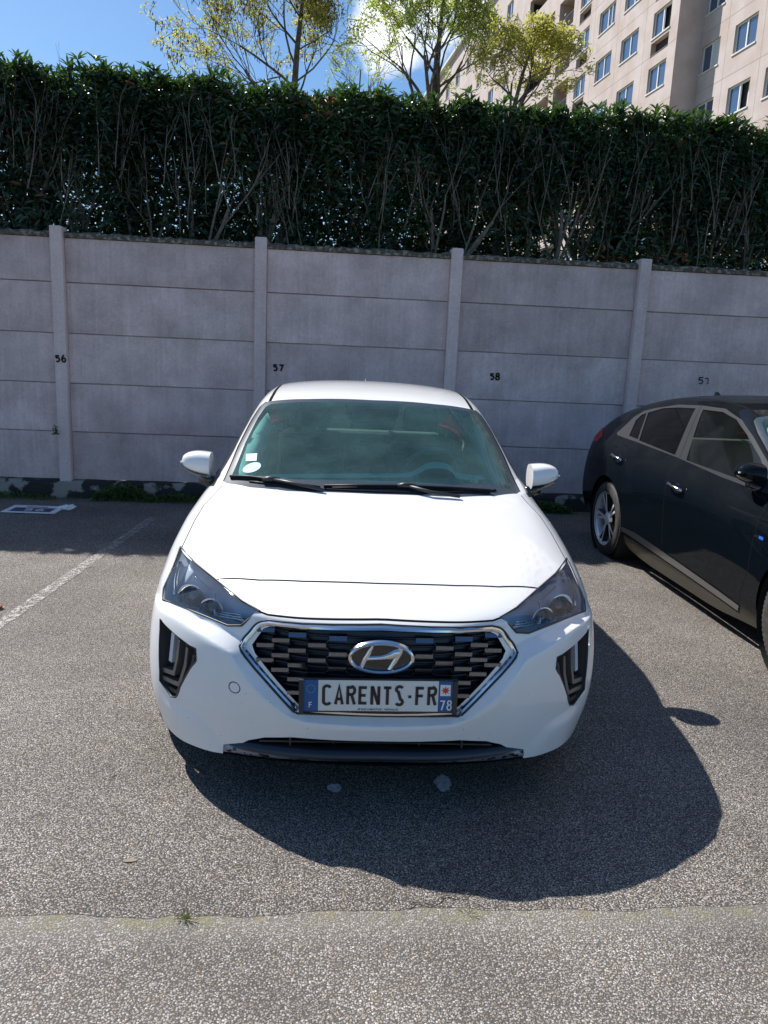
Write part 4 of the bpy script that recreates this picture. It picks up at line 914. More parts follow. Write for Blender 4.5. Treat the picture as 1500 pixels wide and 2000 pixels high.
# faded white bay line and worn paint patches
def worn(name, col, thr, sc=26, under=(.17, .165, .155)):
    m = bpy.data.materials.new(name); m.use_nodes = True; t = m.node_tree; b = t.nodes['Principled BSDF']; o = t.nodes['Material Output']; L = t.links.new
    b.inputs['Base Color'].default_value = rgb(col); b.inputs['Roughness'].default_value = .8
    co = nn(t, 'ShaderNodeTexCoord'); n = nn(t, 'ShaderNodeTexNoise', Scale=float(sc), Detail=9.0, Roughness=.8); L(co.outputs['Object'], n.inputs['Vector'])
    v = nn(t, 'ShaderNodeTexVoronoi', Scale=120.0); L(co.outputs['Object'], v.inputs['Vector'])
    a = nn(t, 'ShaderNodeMath', operation='MULTIPLY_ADD'); L(v.outputs['Distance'], a.inputs[0]); a.inputs[1].default_value = -.30; L(n.outputs['Fac'], a.inputs[2])
    r = nn(t, 'ShaderNodeMapRange', From_Min=thr-.03, From_Max=thr+.05); L(a.outputs[0], r.inputs['Value'])
    tr = nn(t, 'ShaderNodeBsdfTransparent'); mx = nn(t, 'ShaderNodeMixShader'); L(r.outputs[0], mx.inputs[0]); L(tr.outputs[0], mx.inputs[1]); L(b.outputs[0], mx.inputs[2]); L(mx.outputs[0], o.inputs[0]); return m
PL = worn('worn_line_paint', (.40, .38, .355), .355)
def strip_mesh(name, a, b, wd, z, mt, n=60):
    vs = []; fs = []; a = Vector(a); b = Vector(b); t = (b-a).normalized(); nr = Vector((-t.y, t.x))
    for i in range(n+1):
        p = a+(b-a)*i/n; e = [wd/2*(1+.12*sin(i*2.3+s)+.1*rnd.uniform(-1, 1)) for s in (0, 2)]; q = p+nr*e[0]; r = p-nr*e[1]; vs += [(q.x, q.y, z), (r.x, r.y, z)]
    fs = [(2*i, 2*i+1, 2*i+3, 2*i+2) for i in range(n)]
    return mesh_obj(name, vs, fs, mt)
ln_ = strip_mesh('bay_line', (-1.93, 3.2), (-1.575, 7.28), .085, .0065, PL); tag(ln_, 'faded white bay line on the asphalt left of the white car', 'bay line', 'worn bay lines')
ln2 = strip_mesh('bay_line', (1.02+.93, 4.9), (2.16, 7.3), .08, .0065, worn('worn_line_paint_faint', (.34, .33, .31), .44)); tag(ln2, 'almost vanished bay line on the asphalt between the white car and the black car', 'bay line', 'worn bay lines')
def patch(name, cx, cy, rx, ry, mt, z=.0065, n=18, ir=.25):
    pts = [(cx+rx*cos(2*pi*k/n)*(1+rnd.uniform(-ir, ir)), cy+ry*sin(2*pi*k/n)*(1+rnd.uniform(-ir, ir)), z) for k in range(n)]
    return mesh_obj(name, pts+[(cx, cy, z)], [(k, (k+1) % n, n) for k in range(n)], mt)
WP = mat('old_white_paint', (.75, .74, .75), .8, noise=(60, (.50, .49, .49), .4, .6), bump=(200, .6, .002))
tag(patch('paint_patch', .085, 2.665, .028, .030, WP), 'small pale paint splash on the shaded asphalt below the number plate', 'paint splash', 'paint splashes under the bumper')
tag(patch('paint_patch', .510, 2.70, .034, .055, WP), 'larger pale paint splash on the shaded asphalt below the right end of the number plate', 'paint splash', 'paint splashes under the bumper')

# ------------------------------------------------------------------ precast concrete wall
def concrete(name, base, alt, seed=0., streak=True):
    m = bpy.data.materials.new(name); m.use_nodes = True; t = m.node_tree; b = t.nodes['Principled BSDF']; L = t.links.new; b.inputs['Roughness'].default_value = .85; b.inputs['Specular IOR Level'].default_value = .25
    co = nn(t, 'ShaderNodeTexCoord'); oi = nn(t, 'ShaderNodeObjectInfo'); ad_ = nn(t, 'ShaderNodeVectorMath', operation='ADD'); L(co.outputs['Object'], ad_.inputs[0])
    rs = nn(t, 'ShaderNodeVectorMath', operation='SCALE'); L(oi.outputs['Random'], rs.inputs['Scale']); rs.inputs[0].default_value = (17, 5, 29); L(rs.outputs[0], ad_.inputs[1])
    n = nn(t, 'ShaderNodeTexNoise', Scale=2.4, Detail=9.0, Roughness=.62); L(ad_.outputs[0], n.inputs['Vector'])
    mp = nn(t, 'ShaderNodeMapping'); mp.inputs['Scale'].default_value = (26, 6, .9); L(ad_.outputs[0], mp.inputs[0])
    n2 = nn(t, 'ShaderNodeTexNoise', Scale=1.0, Detail=5.0, Roughness=.6); L(mp.outputs[0], n2.inputs['Vector'])
    n3 = nn(t, 'ShaderNodeTexNoise', Scale=38.0, Detail=5.0, Roughness=.75); L(ad_.outputs[0], n3.inputs['Vector'])
    f1 = nn(t, 'ShaderNodeMapRange', From_Min=.33, From_Max=.67); L(n.outputs['Fac'], f1.inputs['Value'])
    x = nn(t, 'ShaderNodeMix', data_type='RGBA'); x.inputs['A'].default_value = rgb(base); x.inputs['B'].default_value = rgb(alt); L(f1.outputs[0], x.inputs['Factor'])
    f2 = nn(t, 'ShaderNodeMapRange', From_Min=.3, From_Max=.7, To_Min=.91 if streak else .96, To_Max=1.07 if streak else 1.04); L(n2.outputs['Fac'], f2.inputs['Value'])
    f3 = nn(t, 'ShaderNodeMapRange', From_Min=.3, From_Max=.7, To_Min=.86, To_Max=1.12); L(n3.outputs['Fac'], f3.inputs['Value'])
    mm = nn(t, 'ShaderNodeMath', operation='MULTIPLY'); L(f2.outputs[0], mm.inputs[0]); L(f3.outputs[0], mm.inputs[1])
    oc = nn(t, 'ShaderNodeMapRange', To_Min=.88, To_Max=1.10); L(oi.outputs['Random'], oc.inputs['Value'])
    m5 = nn(t, 'ShaderNodeMath', operation='MULTIPLY'); L(mm.outputs[0], m5.inputs[0]); L(oc.outputs[0], m5.inputs[1])
    sc = nn(t, 'ShaderNodeVectorMath', operation='SCALE'); L(x.outputs['Result'], sc.inputs[0]); L(m5.outputs[0], sc.inputs['Scale'])
    v = nn(t, 'ShaderNodeTexVoronoi', Scale=23.0); L(ad_.outputs[0], v.inputs['Vector']); pr_ = nn(t, 'ShaderNodeMapRange', From_Min=.10, From_Max=.05); L(v.outputs['Distance'], pr_.inputs['Value'])
    n4 = nn(t, 'ShaderNodeTexNoise', Scale=3.0); L(ad_.outputs[0], n4.inputs['Vector']); p4 = nn(t, 'ShaderNodeMapRange', From_Min=.53, From_Max=.6, To_Max=.7); L(n4.outputs['Fac'], p4.inputs['Value'])
    pm = nn(t, 'ShaderNodeMath', operation='MULTIPLY'); L(pr_.outputs[0], pm.inputs[0]); L(p4.outputs[0], pm.inputs[1])
    y = nn(t, 'ShaderNodeMix', data_type='RGBA'); L(pm.outputs[0], y.inputs['Factor']); L(sc.outputs[0], y.inputs['A']); y.inputs['B'].default_value = (.06, .06, .06, 1)
    L(y.outputs['Result'], b.inputs['Base Color'])
    bp = nn(t, 'ShaderNodeBump', Strength=.35, Distance=.004); L(n3.outputs['Fac'], bp.inputs['Height']); L(bp.outputs[0], b.inputs['Normal'])
    return m
CP = concrete('panel_concrete', (.50, .395, .38), (.74, .595, .575)); CPO = concrete('post_concrete', (.64, .515, .495), (.74, .61, .59), streak=False)
CCAP = mat('lichen_coping', (.10, .085, .065), .95, noise=(22, (.30, .27, .22), .48, .62), bump=(50, .8, .01))
PLIN = mat('plinth_render', (.27, .25, .215), .9, noise=(4.5, (.022, .022, .022), .445, .49), bump=(40, .6, .01))
BLK = mat('stencil_black', (.008, .010, .016), .7)
WZ, WX, WY = .186, -2.66, 8.24
wall = empty('concrete_wall', (0, WY+.05, 0)); tag(wall, 'grey precast concrete panel wall with stencilled bay numbers behind the cars', 'wall')
def kid(o): o.location = Vector(o.location)-Vector((0, WY+.05, 0)); return o
for k in range(-3, 8):
    x = WX+2*k
    for j in range(5):
        q = MB(); z0 = WZ+.5*j+(.0045 if j else 0); z1 = WZ+(.5*(j+1) if j < 4 else 2.43)-.0045; a = x+.062; b_ = x+2-.062; t_ = rnd.uniform(0, .006)
        q.add([(a, WY+t_, z0), (b_, WY+rnd.uniform(0, .005), z0), (b_, WY+rnd.uniform(0, .004), z1), (a, WY+t_, z1), (a, WY+.045, z0), (b_, WY+.045, z0), (b_, WY+.045, z1), (a, WY+.045, z1)],
              [(0,1,2,3), (5,4,7,6), (0,4,5,1), (3,2,6,7), (1,5,6,2), (4,0,3,7)])
        q.box((a, WY+.032, z0-.00445), (b_, WY+.042, z1+.00445))
        o = kid(q.build('wall_panel', CP, wall)); bevel(o, .003, 1)
    q = MB(); n = 40                                        # crumbly coping
    pr_ = [[(x+.064+(2-.128)*i/n, WY-.018+rnd.uniform(-.005, .004), WZ+2.430), (x+.064+(2-.128)*i/n, WY-.020+rnd.uniform(-.006, .006), WZ+2.466+rnd.uniform(-.007, .007)), (x+.064+(2-.128)*i/n, WY+.03, WZ+2.486+rnd.uniform(-.010, .012)), (x+.064+(2-.128)*i/n, WY+.075, WZ+2.465), (x+.064+(2-.128)*i/n, WY+.075, WZ+2.43)] for i in range(n+1)]
    q.add([p for r_0 in pr_ for p in r_0], [(i*5+j, (i+1)*5+j, (i+1)*5+(j+1) % 5, i*5+(j+1) % 5) for i in range(n) for j in range(5)]+[(4,3,2,1,0), tuple(n*5+i for i in range(5))])
    kid(q.build('coping', CCAP, wall))
    q = MB(); q.box((x-.060, WY-.075, WZ-.02), (x+.060, WY+.10, WZ+2.53)); o = kid(q.build('wall_post', CPO, wall)); bevel(o, .012, 2)
def numeral(txt, x, z, y, size=.108):
    q = MB()
    for i, ch in enumerate(txt):
        for pth in letters(ch, .070, .037, .0185):
            v, f = stroke(pth, .0185); q.add([(a.x+x+(i-.5)*.060, y-(0 if k_ else .0), a.y+z) for k_, a in enumerate(v)], [g_[::-1] for g_ in f])
    return kid(q.build('stencilled_number', BLK, wall))
numeral('56', -2.655, 1.433, WY-.0785); numeral('57', -.472, 1.433, WY-.003); numeral('58', 1.832, 1.437, WY-.003)
q = MB()                                                    # the last number has lost part of its nine
for pth in ([(.026, .033), (-.018, .033), (-.021, .004)], [(-.022, .003)]+arc(0, -.012, .022, .022, 125, -140, 9)): v, f = stroke(pth, .0125); q.add([(a.x+4.121, WY-.0035, a.y+1.487) for a in v], [g_[::-1] for g_ in f])
for pth in (arc(0, .010, .020, .020, 150, 10, 6), arc(0, .0, .023, .034, -20, -75, 5), arc(0, .012, .02, .016, -60, -20, 3)): v, f = stroke(pth, .0118); q.add([(a.x+4.186, WY-.0035, a.y+1.487) for a in v], [g_[::-1] for g_ in f])
kid(q.build('stencilled_number', BLK, wall))
q = MB(); n = 260                                           # rendered plinth, flaking
pts = []
for i in range(n+1):
    x = -9+22*i/n; j_ = rnd.uniform(-.006, .006); pts.append([(x, WY-.115+j_, -.02), (x, WY-.105+rnd.uniform(-.008, .008), .09+rnd.uniform(-.01, .01)), (x, WY-.095+j_*.5, WZ-.035+rnd.uniform(-.008, .008)), (x, WY-.06, WZ-.010+rnd.uniform(-.004, .004)), (x, WY+.12, WZ-.006)])
q.add([p for r_0 in pts for p in r_0], [(i*5+j, (i+1)*5+j, (i+1)*5+j+1, i*5+j+1) for i in range(n) for j in range(4)])
pl = q.build('wall_plinth', PLIN); tag(pl, 'low rendered plinth with black flaking patches at the foot of the concrete wall', 'plinth')

# ------------------------------------------------------------------ apartment building
ANG = radians(-4.8788); DR = Vector((sin(ANG), cos(ANG), 0)); NR = Vector((cos(ANG), -sin(ANG), 0))
def bp_(s, off, z): p = DR*s+NR*off; return (p.x, p.y, z)
BR = mat('pink_render', (.50, .43, .415), .9, noise=(.9, (.43, .345, .31), .35, .65), bump=(30, .25, .01)); BJ = mat('render_joint', (.33, .26, .23), .9)
BRD = mat('loggia_render', (.42, .33, .29), .9); WF = mat('white_pvc', (.74, .74, .73), .35); SILL = mat('white_sill', (.62, .60, .57), .6); RAIL = mat('grey_rail', (.18, .18, .19), .4, .6)
def pane_mat():
    m = mat('window_pane', (.035, .07, .14), .06, spec=.8, coat=.5); return m
WG = pane_mat(); CUR = mat('curtain', (.50, .52, .52), .9); DK = mat('room_dark', (.03, .03, .035), .9)
bld = empty('apartment_building', bp_(41.2, 21.39, 0)); tag(bld, 'tall pink rendered apartment building with white windows and loggias rising behind the hedge', 'building')
BL0 = Vector(bld.location)
def bb(q, s0, s1, o0, o1, z0, z1, mi=0):
    vs = [Vector(bp_(s, o, z))-BL0 for z in (z0, z1) for s, o in ((s0, o0), (s1, o0), (s1, o1), (s0, o1))]
    q.add(vs, [(0,3,2,1), (4,5,6,7), (0,1,5,4), (1,2,6,5), (2,3,7,6), (3,0,4,7)], mi); return q
ZF = 16.31; FH = 2.8; WH = 1.30; OA = 21.39; OB = 22.82; DEP = 12
def facade(q, s0, s1, off, z0, z1, holes, th=.30):
    """a wall slab along the street, built round its openings: holes (s0, s1, z0, z1)"""
    ss = sorted({s0, s1}|{h[0] for h in holes}|{h[1] for h in holes}); zz = sorted({z0, z1}|{h[2] for h in holes}|{h[3] for h in holes})
    for a, b in zip(ss, ss[1:]):
        run = None
        for c, d in zip(zz, zz[1:]):
            m_s, m_z = (a+b)/2, (c+d)/2; hol = any(h[0] < m_s < h[1] and h[2] < m_z < h[3] for h in holes)
            if hol:
                if run: bb(q, a, b, off, off+th, run[0], run[1]); run = None
            else: run = (run[0], d) if run else (c, d)
        if run: bb(q, a, b, off, off+th, run[0], run[1])
from bpy_extras.object_utils import world_to_camera_view
def in_view(p, mg=.06):
    c = world_to_camera_view(S, camo, Vector(p)); return c.z > 0 and -mg < c.x < 1+mg and -mg < c.y < 1+mg
def window(s0, s1, off, z0, z1, kind):
    if not (in_view(bp_((s0+s1)/2, off, (z0+z1)/2), .18)): return
    q = MB(); fr = .06; d0, d1 = off+.10, off+.17; sm = (s0+s1)/2
    bb(q, s0, s1, d0, d1, z0, z0+fr); bb(q, s0, s1, d0, d1, z1-fr, z1); bb(q, s0, s0+fr, d0, d1, z0+fr, z1-fr); bb(q, s1-fr, s1, d0, d1, z0+fr, z1-fr); bb(q, sm-.045, sm+.045, d0-.01, d1, z0+fr, z1-fr)
    if kind == 'three': bb(q, s0+(s1-s0)*.27-.03, s0+(s1-s0)*.27+.03, d0-.01, d1, z0+fr, z1-fr)
    w_ = q.build('window', WF, bld)
    q = MB(); bb(q, s0+fr, s1-fr, off+.14, off+.15, z0+fr, z1-fr) if kind != 'ajar' else bb(q, sm, s1-fr, off+.14, off+.15, z0+fr, z1-fr); q.build('pane', WG, w_)
    if kind == 'ajar':
        q = MB(); vs = [Vector(bp_(s, o, z))-BL0 for z in (z0+fr, z1-fr) for s, o in ((s0+.05, d0+.02), (sm-.12, d0+.30), (sm-.10, d0+.33), (s0+.05, d0+.06))]
        q.add(vs, [(0,3,2,1), (4,5,6,7), (0,1,5,4), (1,2,6,5), (2,3,7,6), (3,0,4,7)]); q.build('open_sash', WF, w_)
    if kind == 'curtain': q = MB(); bb(q, s0+fr, sm, off+.131, off+.138, z0+fr, z1-fr); q.build('curtain', CUR, w_)
    q = MB(); bb(q, s0-.05, s1+.05, off-.05, off+.10, z0-.07, z0-.002); q.build('window_sill', SILL, w_)
AC = [(53.12, 54.98), (49.24, 51.53), (45.74, 47.94), (42.08, 44.01)]; BC = [(39.39, 41.05), (36.36, 38.16), (33.4, 35.24), (30.3, 32.1), (27.2, 29.0), (24.1, 25.9), (21.0, 22.8), (17.9, 19.7)]
FAR = [(70.5, 72.2), (75.0, 76.7), (79.5, 81.2), (84, 85.7), (88.5, 90.2), (93, 94.7), (98, 99.7), (103, 104.7)]
ROWS_A = range(-5, 6); hA = []; hB = []; wins = []
for j in ROWS_A:
    z = ZF+FH*j
    for ci, (a, b) in enumerate(AC+FAR):
        hA.append((a, b, z, z+WH)); kind = 'two'
        if ci == 1 and j % 2 == 0: kind = 'three'
        if ci == 3 and j == 1: kind = 'ajar'
        wins.append((a, b, OA, z, z+WH, kind))
        if ci in (0, 3) and j >= 1: hA.append((a, b, z-.95, z-.22))
    for ci, (a, b) in enumerate(BC):
        zb = z-2.56+2.8; hB.append((a, b, zb, zb+WH)); kind = 'curtain' if (ci, j) in ((0, 0), (2, -1)) else 'ajar' if (ci, j) == (1, -1) else 'two'; wins.append((a, b, OB, zb, zb+WH, kind))
LOG = [(56.2, 59.0), (59.95, 65.9)]
for j in ROWS_A:
    z = ZF+FH*j
    for a, b in LOG: hA.append((a, b, z-.25+.02, z+WH+.62))
q = MB(); ZT = 33.9
facade(q, 41.2, 112, OA, 0, ZT, hA); facade(q, 2, 41.2, OB, 0, ZT, hB); bb(q, 1.7, 2, OB, OB+DEP+.3, 0, ZT)
bb(q, 41.2, 41.5, OA+.30, OB+.30, 0, ZT); q.build('wall', BR, bld)
q = MB(); bb(q, 2.1, 112, OB+.31, OB+DEP, 0, ZT-.3); bb(q, 66.2, 112, OA+.31, OB+.31, 0, ZT-.3); bb(q, 41.6, 56.0, OA+.31, OB+.31, 0, ZT-.3); q.build('core', DK, bld)
q = MB(); bb(q, 40.9, 112.4, OA-.40, OB+DEP, ZT+.001, ZT+.28); bb(q, 1.5, 40.9, OB-.4, OB+DEP, ZT+.001, ZT+.28); q.build('roof', SILL, bld)
q = MB()                                                    # loggia slabs, party walls and back walls
for j in ROWS_A:
    z = ZF+FH*j+WH+.63
    bb(q, 56.01, 66.15, OA+.305, OA+1.42, z, z+.2)
bb(q, 59.05, 59.9, OA+.302, OA+1.4, 0, ZT-.5); bb(q, 56.01, 66.15, OA+1.425, OA+1.5, 0, ZT-.5); q.build('loggia', BRD, bld)
for j in ROWS_A:
    q = MB()
    for a, b in LOG[:1]:
        z = ZF+FH*j; bb(q, a, b, OA+.06, OA+.09, z+.62, z+.66)
        for k in range(14): s_ = a+(b-a)*k/13; bb(q, s_-.012, s_+.012, OA+.065, OA+.085, z-.2, z+.62)
    q.build('balcony_rail', RAIL, bld)
for j in ROWS_A: q = MB(); a, b = LOG[1]; z = ZF+FH*j; bb(q, a+.002, b-.002, OA+.02, OA+.14, z-.228, z+.55); q.build('balcony_parapet', BR, bld)
q = MB()                                                    # fine vertical and horizontal panel joints
for s_ in (48.6, 44.9, 52.3, 55.6): bb(q, s_-.012, s_+.012, OA-.003, OA+.01, 0, ZT)
for s_ in (38.8, 35.8, 32.8, 29.7): bb(q, s_-.012, s_+.012, OB-.003, OB+.01, 0, ZT)
for j in ROWS_A: z = ZF+FH*j+WH+.62; bb(q, 41.2, 56, OA-.004, OA+.01, z-.012, z+.012); bb(q, 2, 41.1, OB-.004, OB+.01, z+.24-.012, z+.24+.012)
q.build('render_joints', BJ, bld)
for w_ in wins: window(*w_)
# ------------------------------------------------------------------ leaves and branches
LAUREL = leafmat('laurel_leaf', (.022, .050, .026), (.12, .27, .03), .30, .15, .5); DRY = leafmat('dry_leaf', (.22, .10, .045), (.4, .2, .05), .6, .3)
BARK = mat('laurel_bark', (.12, .105, .085), .9, noise=(20, (.20, .18, .15), .4, .65), bump=(60, .6, .006)); TBARK = mat('tree_bark', (.085, .07, .055), .9, noise=(12, (.15, .13, .10), .4, .6), bump=(30, .7, .01))
YLEAF = leafmat('spring_leaf', (.34, .34, .07), (.62, .60, .12), .5, .5, .3); GLEAF = leafmat('young_green_leaf', (.22, .29, .05), (.46, .56, .09), .5, .5, .3); POD = mat('dry_pod', (.045, .028, .022), .6)
class Leaves:
    def __init__(s): s.v = []; s.f = []; s.t = []; s.m = []
    def leaf(s, p, d, n, ln, wd, tone, mi=0, fold=.25):
        d = d.normalized(); sd = d.cross(n)
        if sd.length < 1e-4: sd = d.orthogonal()
        sd.normalize(); up = sd.cross(d); b = len(s.v)
        m1 = p+d*ln*.45-up*wd*fold*.0; droop = up*(-ln*.12)
        s.v += [p, p+d*ln*.30+sd*wd*.42+up*wd*fold, m1, p+d*ln*.30-sd*wd*.42+up*wd*fold, p+d*ln*.68+sd*wd*.38+up*wd*fold+droop*.5, p+d*ln*.68-sd*wd*.38+up*wd*fold+droop*.5, p+d*ln+droop]
        s.f += [(b, b+2, b+1), (b, b+3, b+2), (b+1, b+2, b+6, b+4), (b+3, b+5, b+6, b+2)]; s.t += [tone]*4; s.m += [mi]*4
    def quad(s, p, d, n, ln, wd, tone, mi=0):
        d = d.normalized(); sd = d.cross(n); sd = sd.normalized() if sd.length > 1e-4 else d.orthogonal().normalized(); b = len(s.v)
        s.v += [p, p+d*ln*.5+sd*wd*.5, p+d*ln, p+d*ln*.5-sd*wd*.5]; s.f.append((b, b+1, b+2, b+3)); s.t.append(tone); s.m.append(mi)
    def build(s, name, mats, parent):
        o = mesh_obj(name, s.v, s.f, mats, parent, False, s.m); a = o.data.attributes.new('tone', 'FLOAT', 'FACE'); a.data.foreach_set('value', s.t); return o
def rdir(r, z0=-1, z1=1):
    z = r.uniform(z0, z1); a = r.uniform(0, 2*pi); k = math.sqrt(max(0, 1-z*z)); return Vector((k*cos(a), k*sin(a), z))
from mathutils import noise as mnoise
HY0, HY1 = 8.62, 9.62                                        # the clipped hedge stands just behind the wall
def hedge_top(x): return 4.20+.07*mnoise.noise(Vector((x*.9, 0, 3)))+.05*mnoise.noise(Vector((x*3.1, 5, 0)))+(.07 if x < -1 else 0)
def stem(q, r, p, d, ln, rad, depth, tips):
    pts = [p]; rads = [rad]; n = 5
    for i in range(n):
        d = (d+Vector((r.uniform(-.16, .16), r.uniform(-.13, .13), .10))).normalized(); pts.append(pts[-1]+d*ln/n); rads.append(rad*(1-.5*(i+1)/n))
    if pts[-1].z > hedge_top(pts[-1].x)-.05: pts = pts[:3]; rads = rads[:3]
    for z_ in pts: z_.y = min(max(z_.y, HY0-.04), HY1)
    q.tube(pts, rads, 6 if rad > .012 else 4, 0, False); tips.append((pts[-1], d))
    if depth:
        for k in range(r.choice((2, 3, 3))):
            i = r.choice((2, 3, 4, len(pts)-1)); i = min(i, len(pts)-1); a = r.uniform(0, 2*pi)
            nd = (d+Vector((cos(a)*.62, sin(a)*.30-.08, .25))).normalized(); stem(q, r, pts[i].copy(), nd, ln*r.uniform(.6, .85), rads[i]*.62, depth-1, tips)
SHRUBS = [(-5.55, 'cherry laurel shrub beyond the far left end of the visible hedge'), (6.6, 'cherry laurel shrub beyond the far right end of the visible hedge'), (-4.55, 'cherry laurel shrub at the far left end of the hedge'), (-3.55, 'cherry laurel shrub left of the wall post numbered 56'), (-2.60, 'cherry laurel shrub directly above the wall post numbered 56'),
          (-1.75, 'cherry laurel shrub with an arching low branch just right of the 56 post'), (-.85, 'cherry laurel shrub with brown dead leaves left of the second wall post'), (.10, 'cherry laurel shrub right of the second wall post above number 57'),
          (1.02, 'cherry laurel shrub with a forked trunk left of the third wall post'), (1.92, 'cherry laurel shrub with many bare forked stems behind the third wall post'), (2.85, 'cherry laurel shrub above number 58 on the wall'),
          (3.75, 'cherry laurel shrub with leaning stems left of the fourth wall post'), (4.65, 'cherry laurel shrub with upright shoots right of the fourth wall post'), (5.6, 'cherry laurel shrub at the far right end of the hedge')]
for si, (sx, lab) in enumerate(SHRUBS):
    r = random.Random(100+si); root = empty('laurel_shrub', (sx, 9.0, 0)); tag(root, lab, 'shrub', 'clipped cherry laurel hedge'); off = Vector((sx, 9.0, 0))
    q = MB(); tips = []
    for k in range(r.choice((2, 3))):
        p = Vector((sx+r.uniform(-.25, .25), r.uniform(8.75, 8.95), 0)); p1 = p+Vector((r.uniform(-.2, .2), 0, 2.2)); rad = r.uniform(.026, .045)
        q.tube([p, p.lerp(p1, .5)+Vector((r.uniform(-.05, .05), 0, 0)), p1], [rad*1.25, rad*1.1, rad], 7, 0, False)
        d = Vector((r.uniform(-.32, .32), r.uniform(-.1, .05), 1)).normalized()
        for z_ in (0, 1): stem(q, r, p1.copy(), (d+Vector((r.uniform(-.35, .35), 0, 0))).normalized(), r.uniform(.75, 1.1), rad*.85, 3, tips)
    for k in range(6):                                       # thin bare shoots at the face of the hedge
        p = Vector((sx+r.uniform(-.5, .5), HY0+r.uniform(-.05, .06), r.uniform(2.6, 3.4))); stem(q, r, p, Vector((r.uniform(-.35, .35), 0, 1)).normalized(), r.uniform(.5, .9), .0075, 1, tips)
    v_ = [Vector(a)-off for a in q.v]; mesh_obj('stems', v_, q.f, BARK, root, True)
    Lf = Leaves(); NL = 12500
    for k in range(NL):
        x = sx+r.uniform(-.56, .56); top = hedge_top(x); u = r.random()
        if u < .30: z = top-abs(r.gauss(0, .42))
        else: z = r.uniform(2.25, top)
        v = r.random(); y = HY0+abs(r.gauss(0, .22)) if v < .42 else r.uniform(HY0+.15, HY1)
        # thin places low down where light comes through
        th = mnoise.noise(Vector((x*1.3, z*1.5, 7)))+.5*mnoise.noise(Vector((x*4, z*4, 2)))
        if z < 3.4 and th > .50 and r.random() < .8: continue
        if z > top: z = top
        if z < 3.55 and r.random() < .62: y = min(HY1, y+r.uniform(.10, .28))
        p = Vector((x, y, z))+Vector((0, 0, r.uniform(-.02, .02))); fr = 1-min(1, (y-HY0)/.3)
        d = rdir(r, -.9, .35) if z < top-.12 else rdir(r, -.1, .95)
        d = (d+Vector((0, -.35*fr, 0))).normalized(); nrm = (Vector((0, -.55*fr-.1, .8))+rdir(r)*.7).normalized()
        cl = mnoise.noise(Vector((x*2.2, z*2.2, y*2)))
        mi = 1 if (cl > .46 and r.random() < .30) or r.random() < .004 else 0
        Lf.leaf(p-off, d, nrm, r.uniform(.075, .135), r.uniform(.028, .042), min(1, max(0, .5+cl+r.uniform(-.35, .35))), mi)
    for k in range(26):                                      # leafy tips standing above the clipped top
        x = sx+r.uniform(-.5, .5); h = hedge_top(x); c = Vector((x, r.uniform(HY0-.02, HY0+.5), h-.02)); e = r.choice((0, 0, .03, .06, .11))
        for i in range(7):
            a = 2*pi*i/7+r.random(); d = Vector((cos(a), sin(a)*.8, r.uniform(.25, 1.2))); Lf.leaf(c+Vector((0, 0, e))-off, d, Vector((0, 0, 1)), r.uniform(.09, .14), r.uniform(.028, .038), r.random(), 0)
    Lf.build('foliage', [LAUREL, DRY], root)

# ------------------------------------------------------------------ spring trees beyond the hedge
def grow(q, r, p, d, ln, rad, depth, tips, spread, env, minr=.005):
    n = 4; pts = [p]; rads = [rad]; c, e = env
    for i in range(n):
        v = Vector([(pts[-1][k]-c[k])/e[k] for k in range(3)])
        if v.length > .82: d = d-Vector([v[k]/v.length*.75 for k in range(3)])*(v.length-.7)*2
        d = (d.normalized()+Vector((r.uniform(-.20, .20), r.uniform(-.20, .20), r.uniform(-.10, .18)))).normalized(); pts.append(pts[-1]+d*ln/n); rads.append(max(minr, rad*(1-.38*(i+1)/n)))
    q.tube(pts, rads, 8 if rad > .05 else 5 if rad > .02 else 3, 0, False)
    if depth <= 1: tips.append((pts[2].lerp(pts[3], r.random()), d, depth))
    tips.append((pts[-1], d, depth))
    if depth > 0:
        for k in range(r.choice((2, 3, 3))):
            i = n if k == 0 else r.choice((1, 2, 3, 4)); a = r.uniform(0, 2*pi); o_ = d.orthogonal().normalized(); b_ = d.cross(o_); sp = spread*(.35 if k == 0 else 1)*r.uniform(.7, 1.3)
            nd = (d+(o_*cos(a)+b_*sin(a))*sp+Vector((0, 0, .05))).normalized(); grow(q, r, pts[i].copy(), nd, ln*r.uniform(.62, .86), rads[i]*r.uniform(.55, .75), depth-1, tips, spread, env)
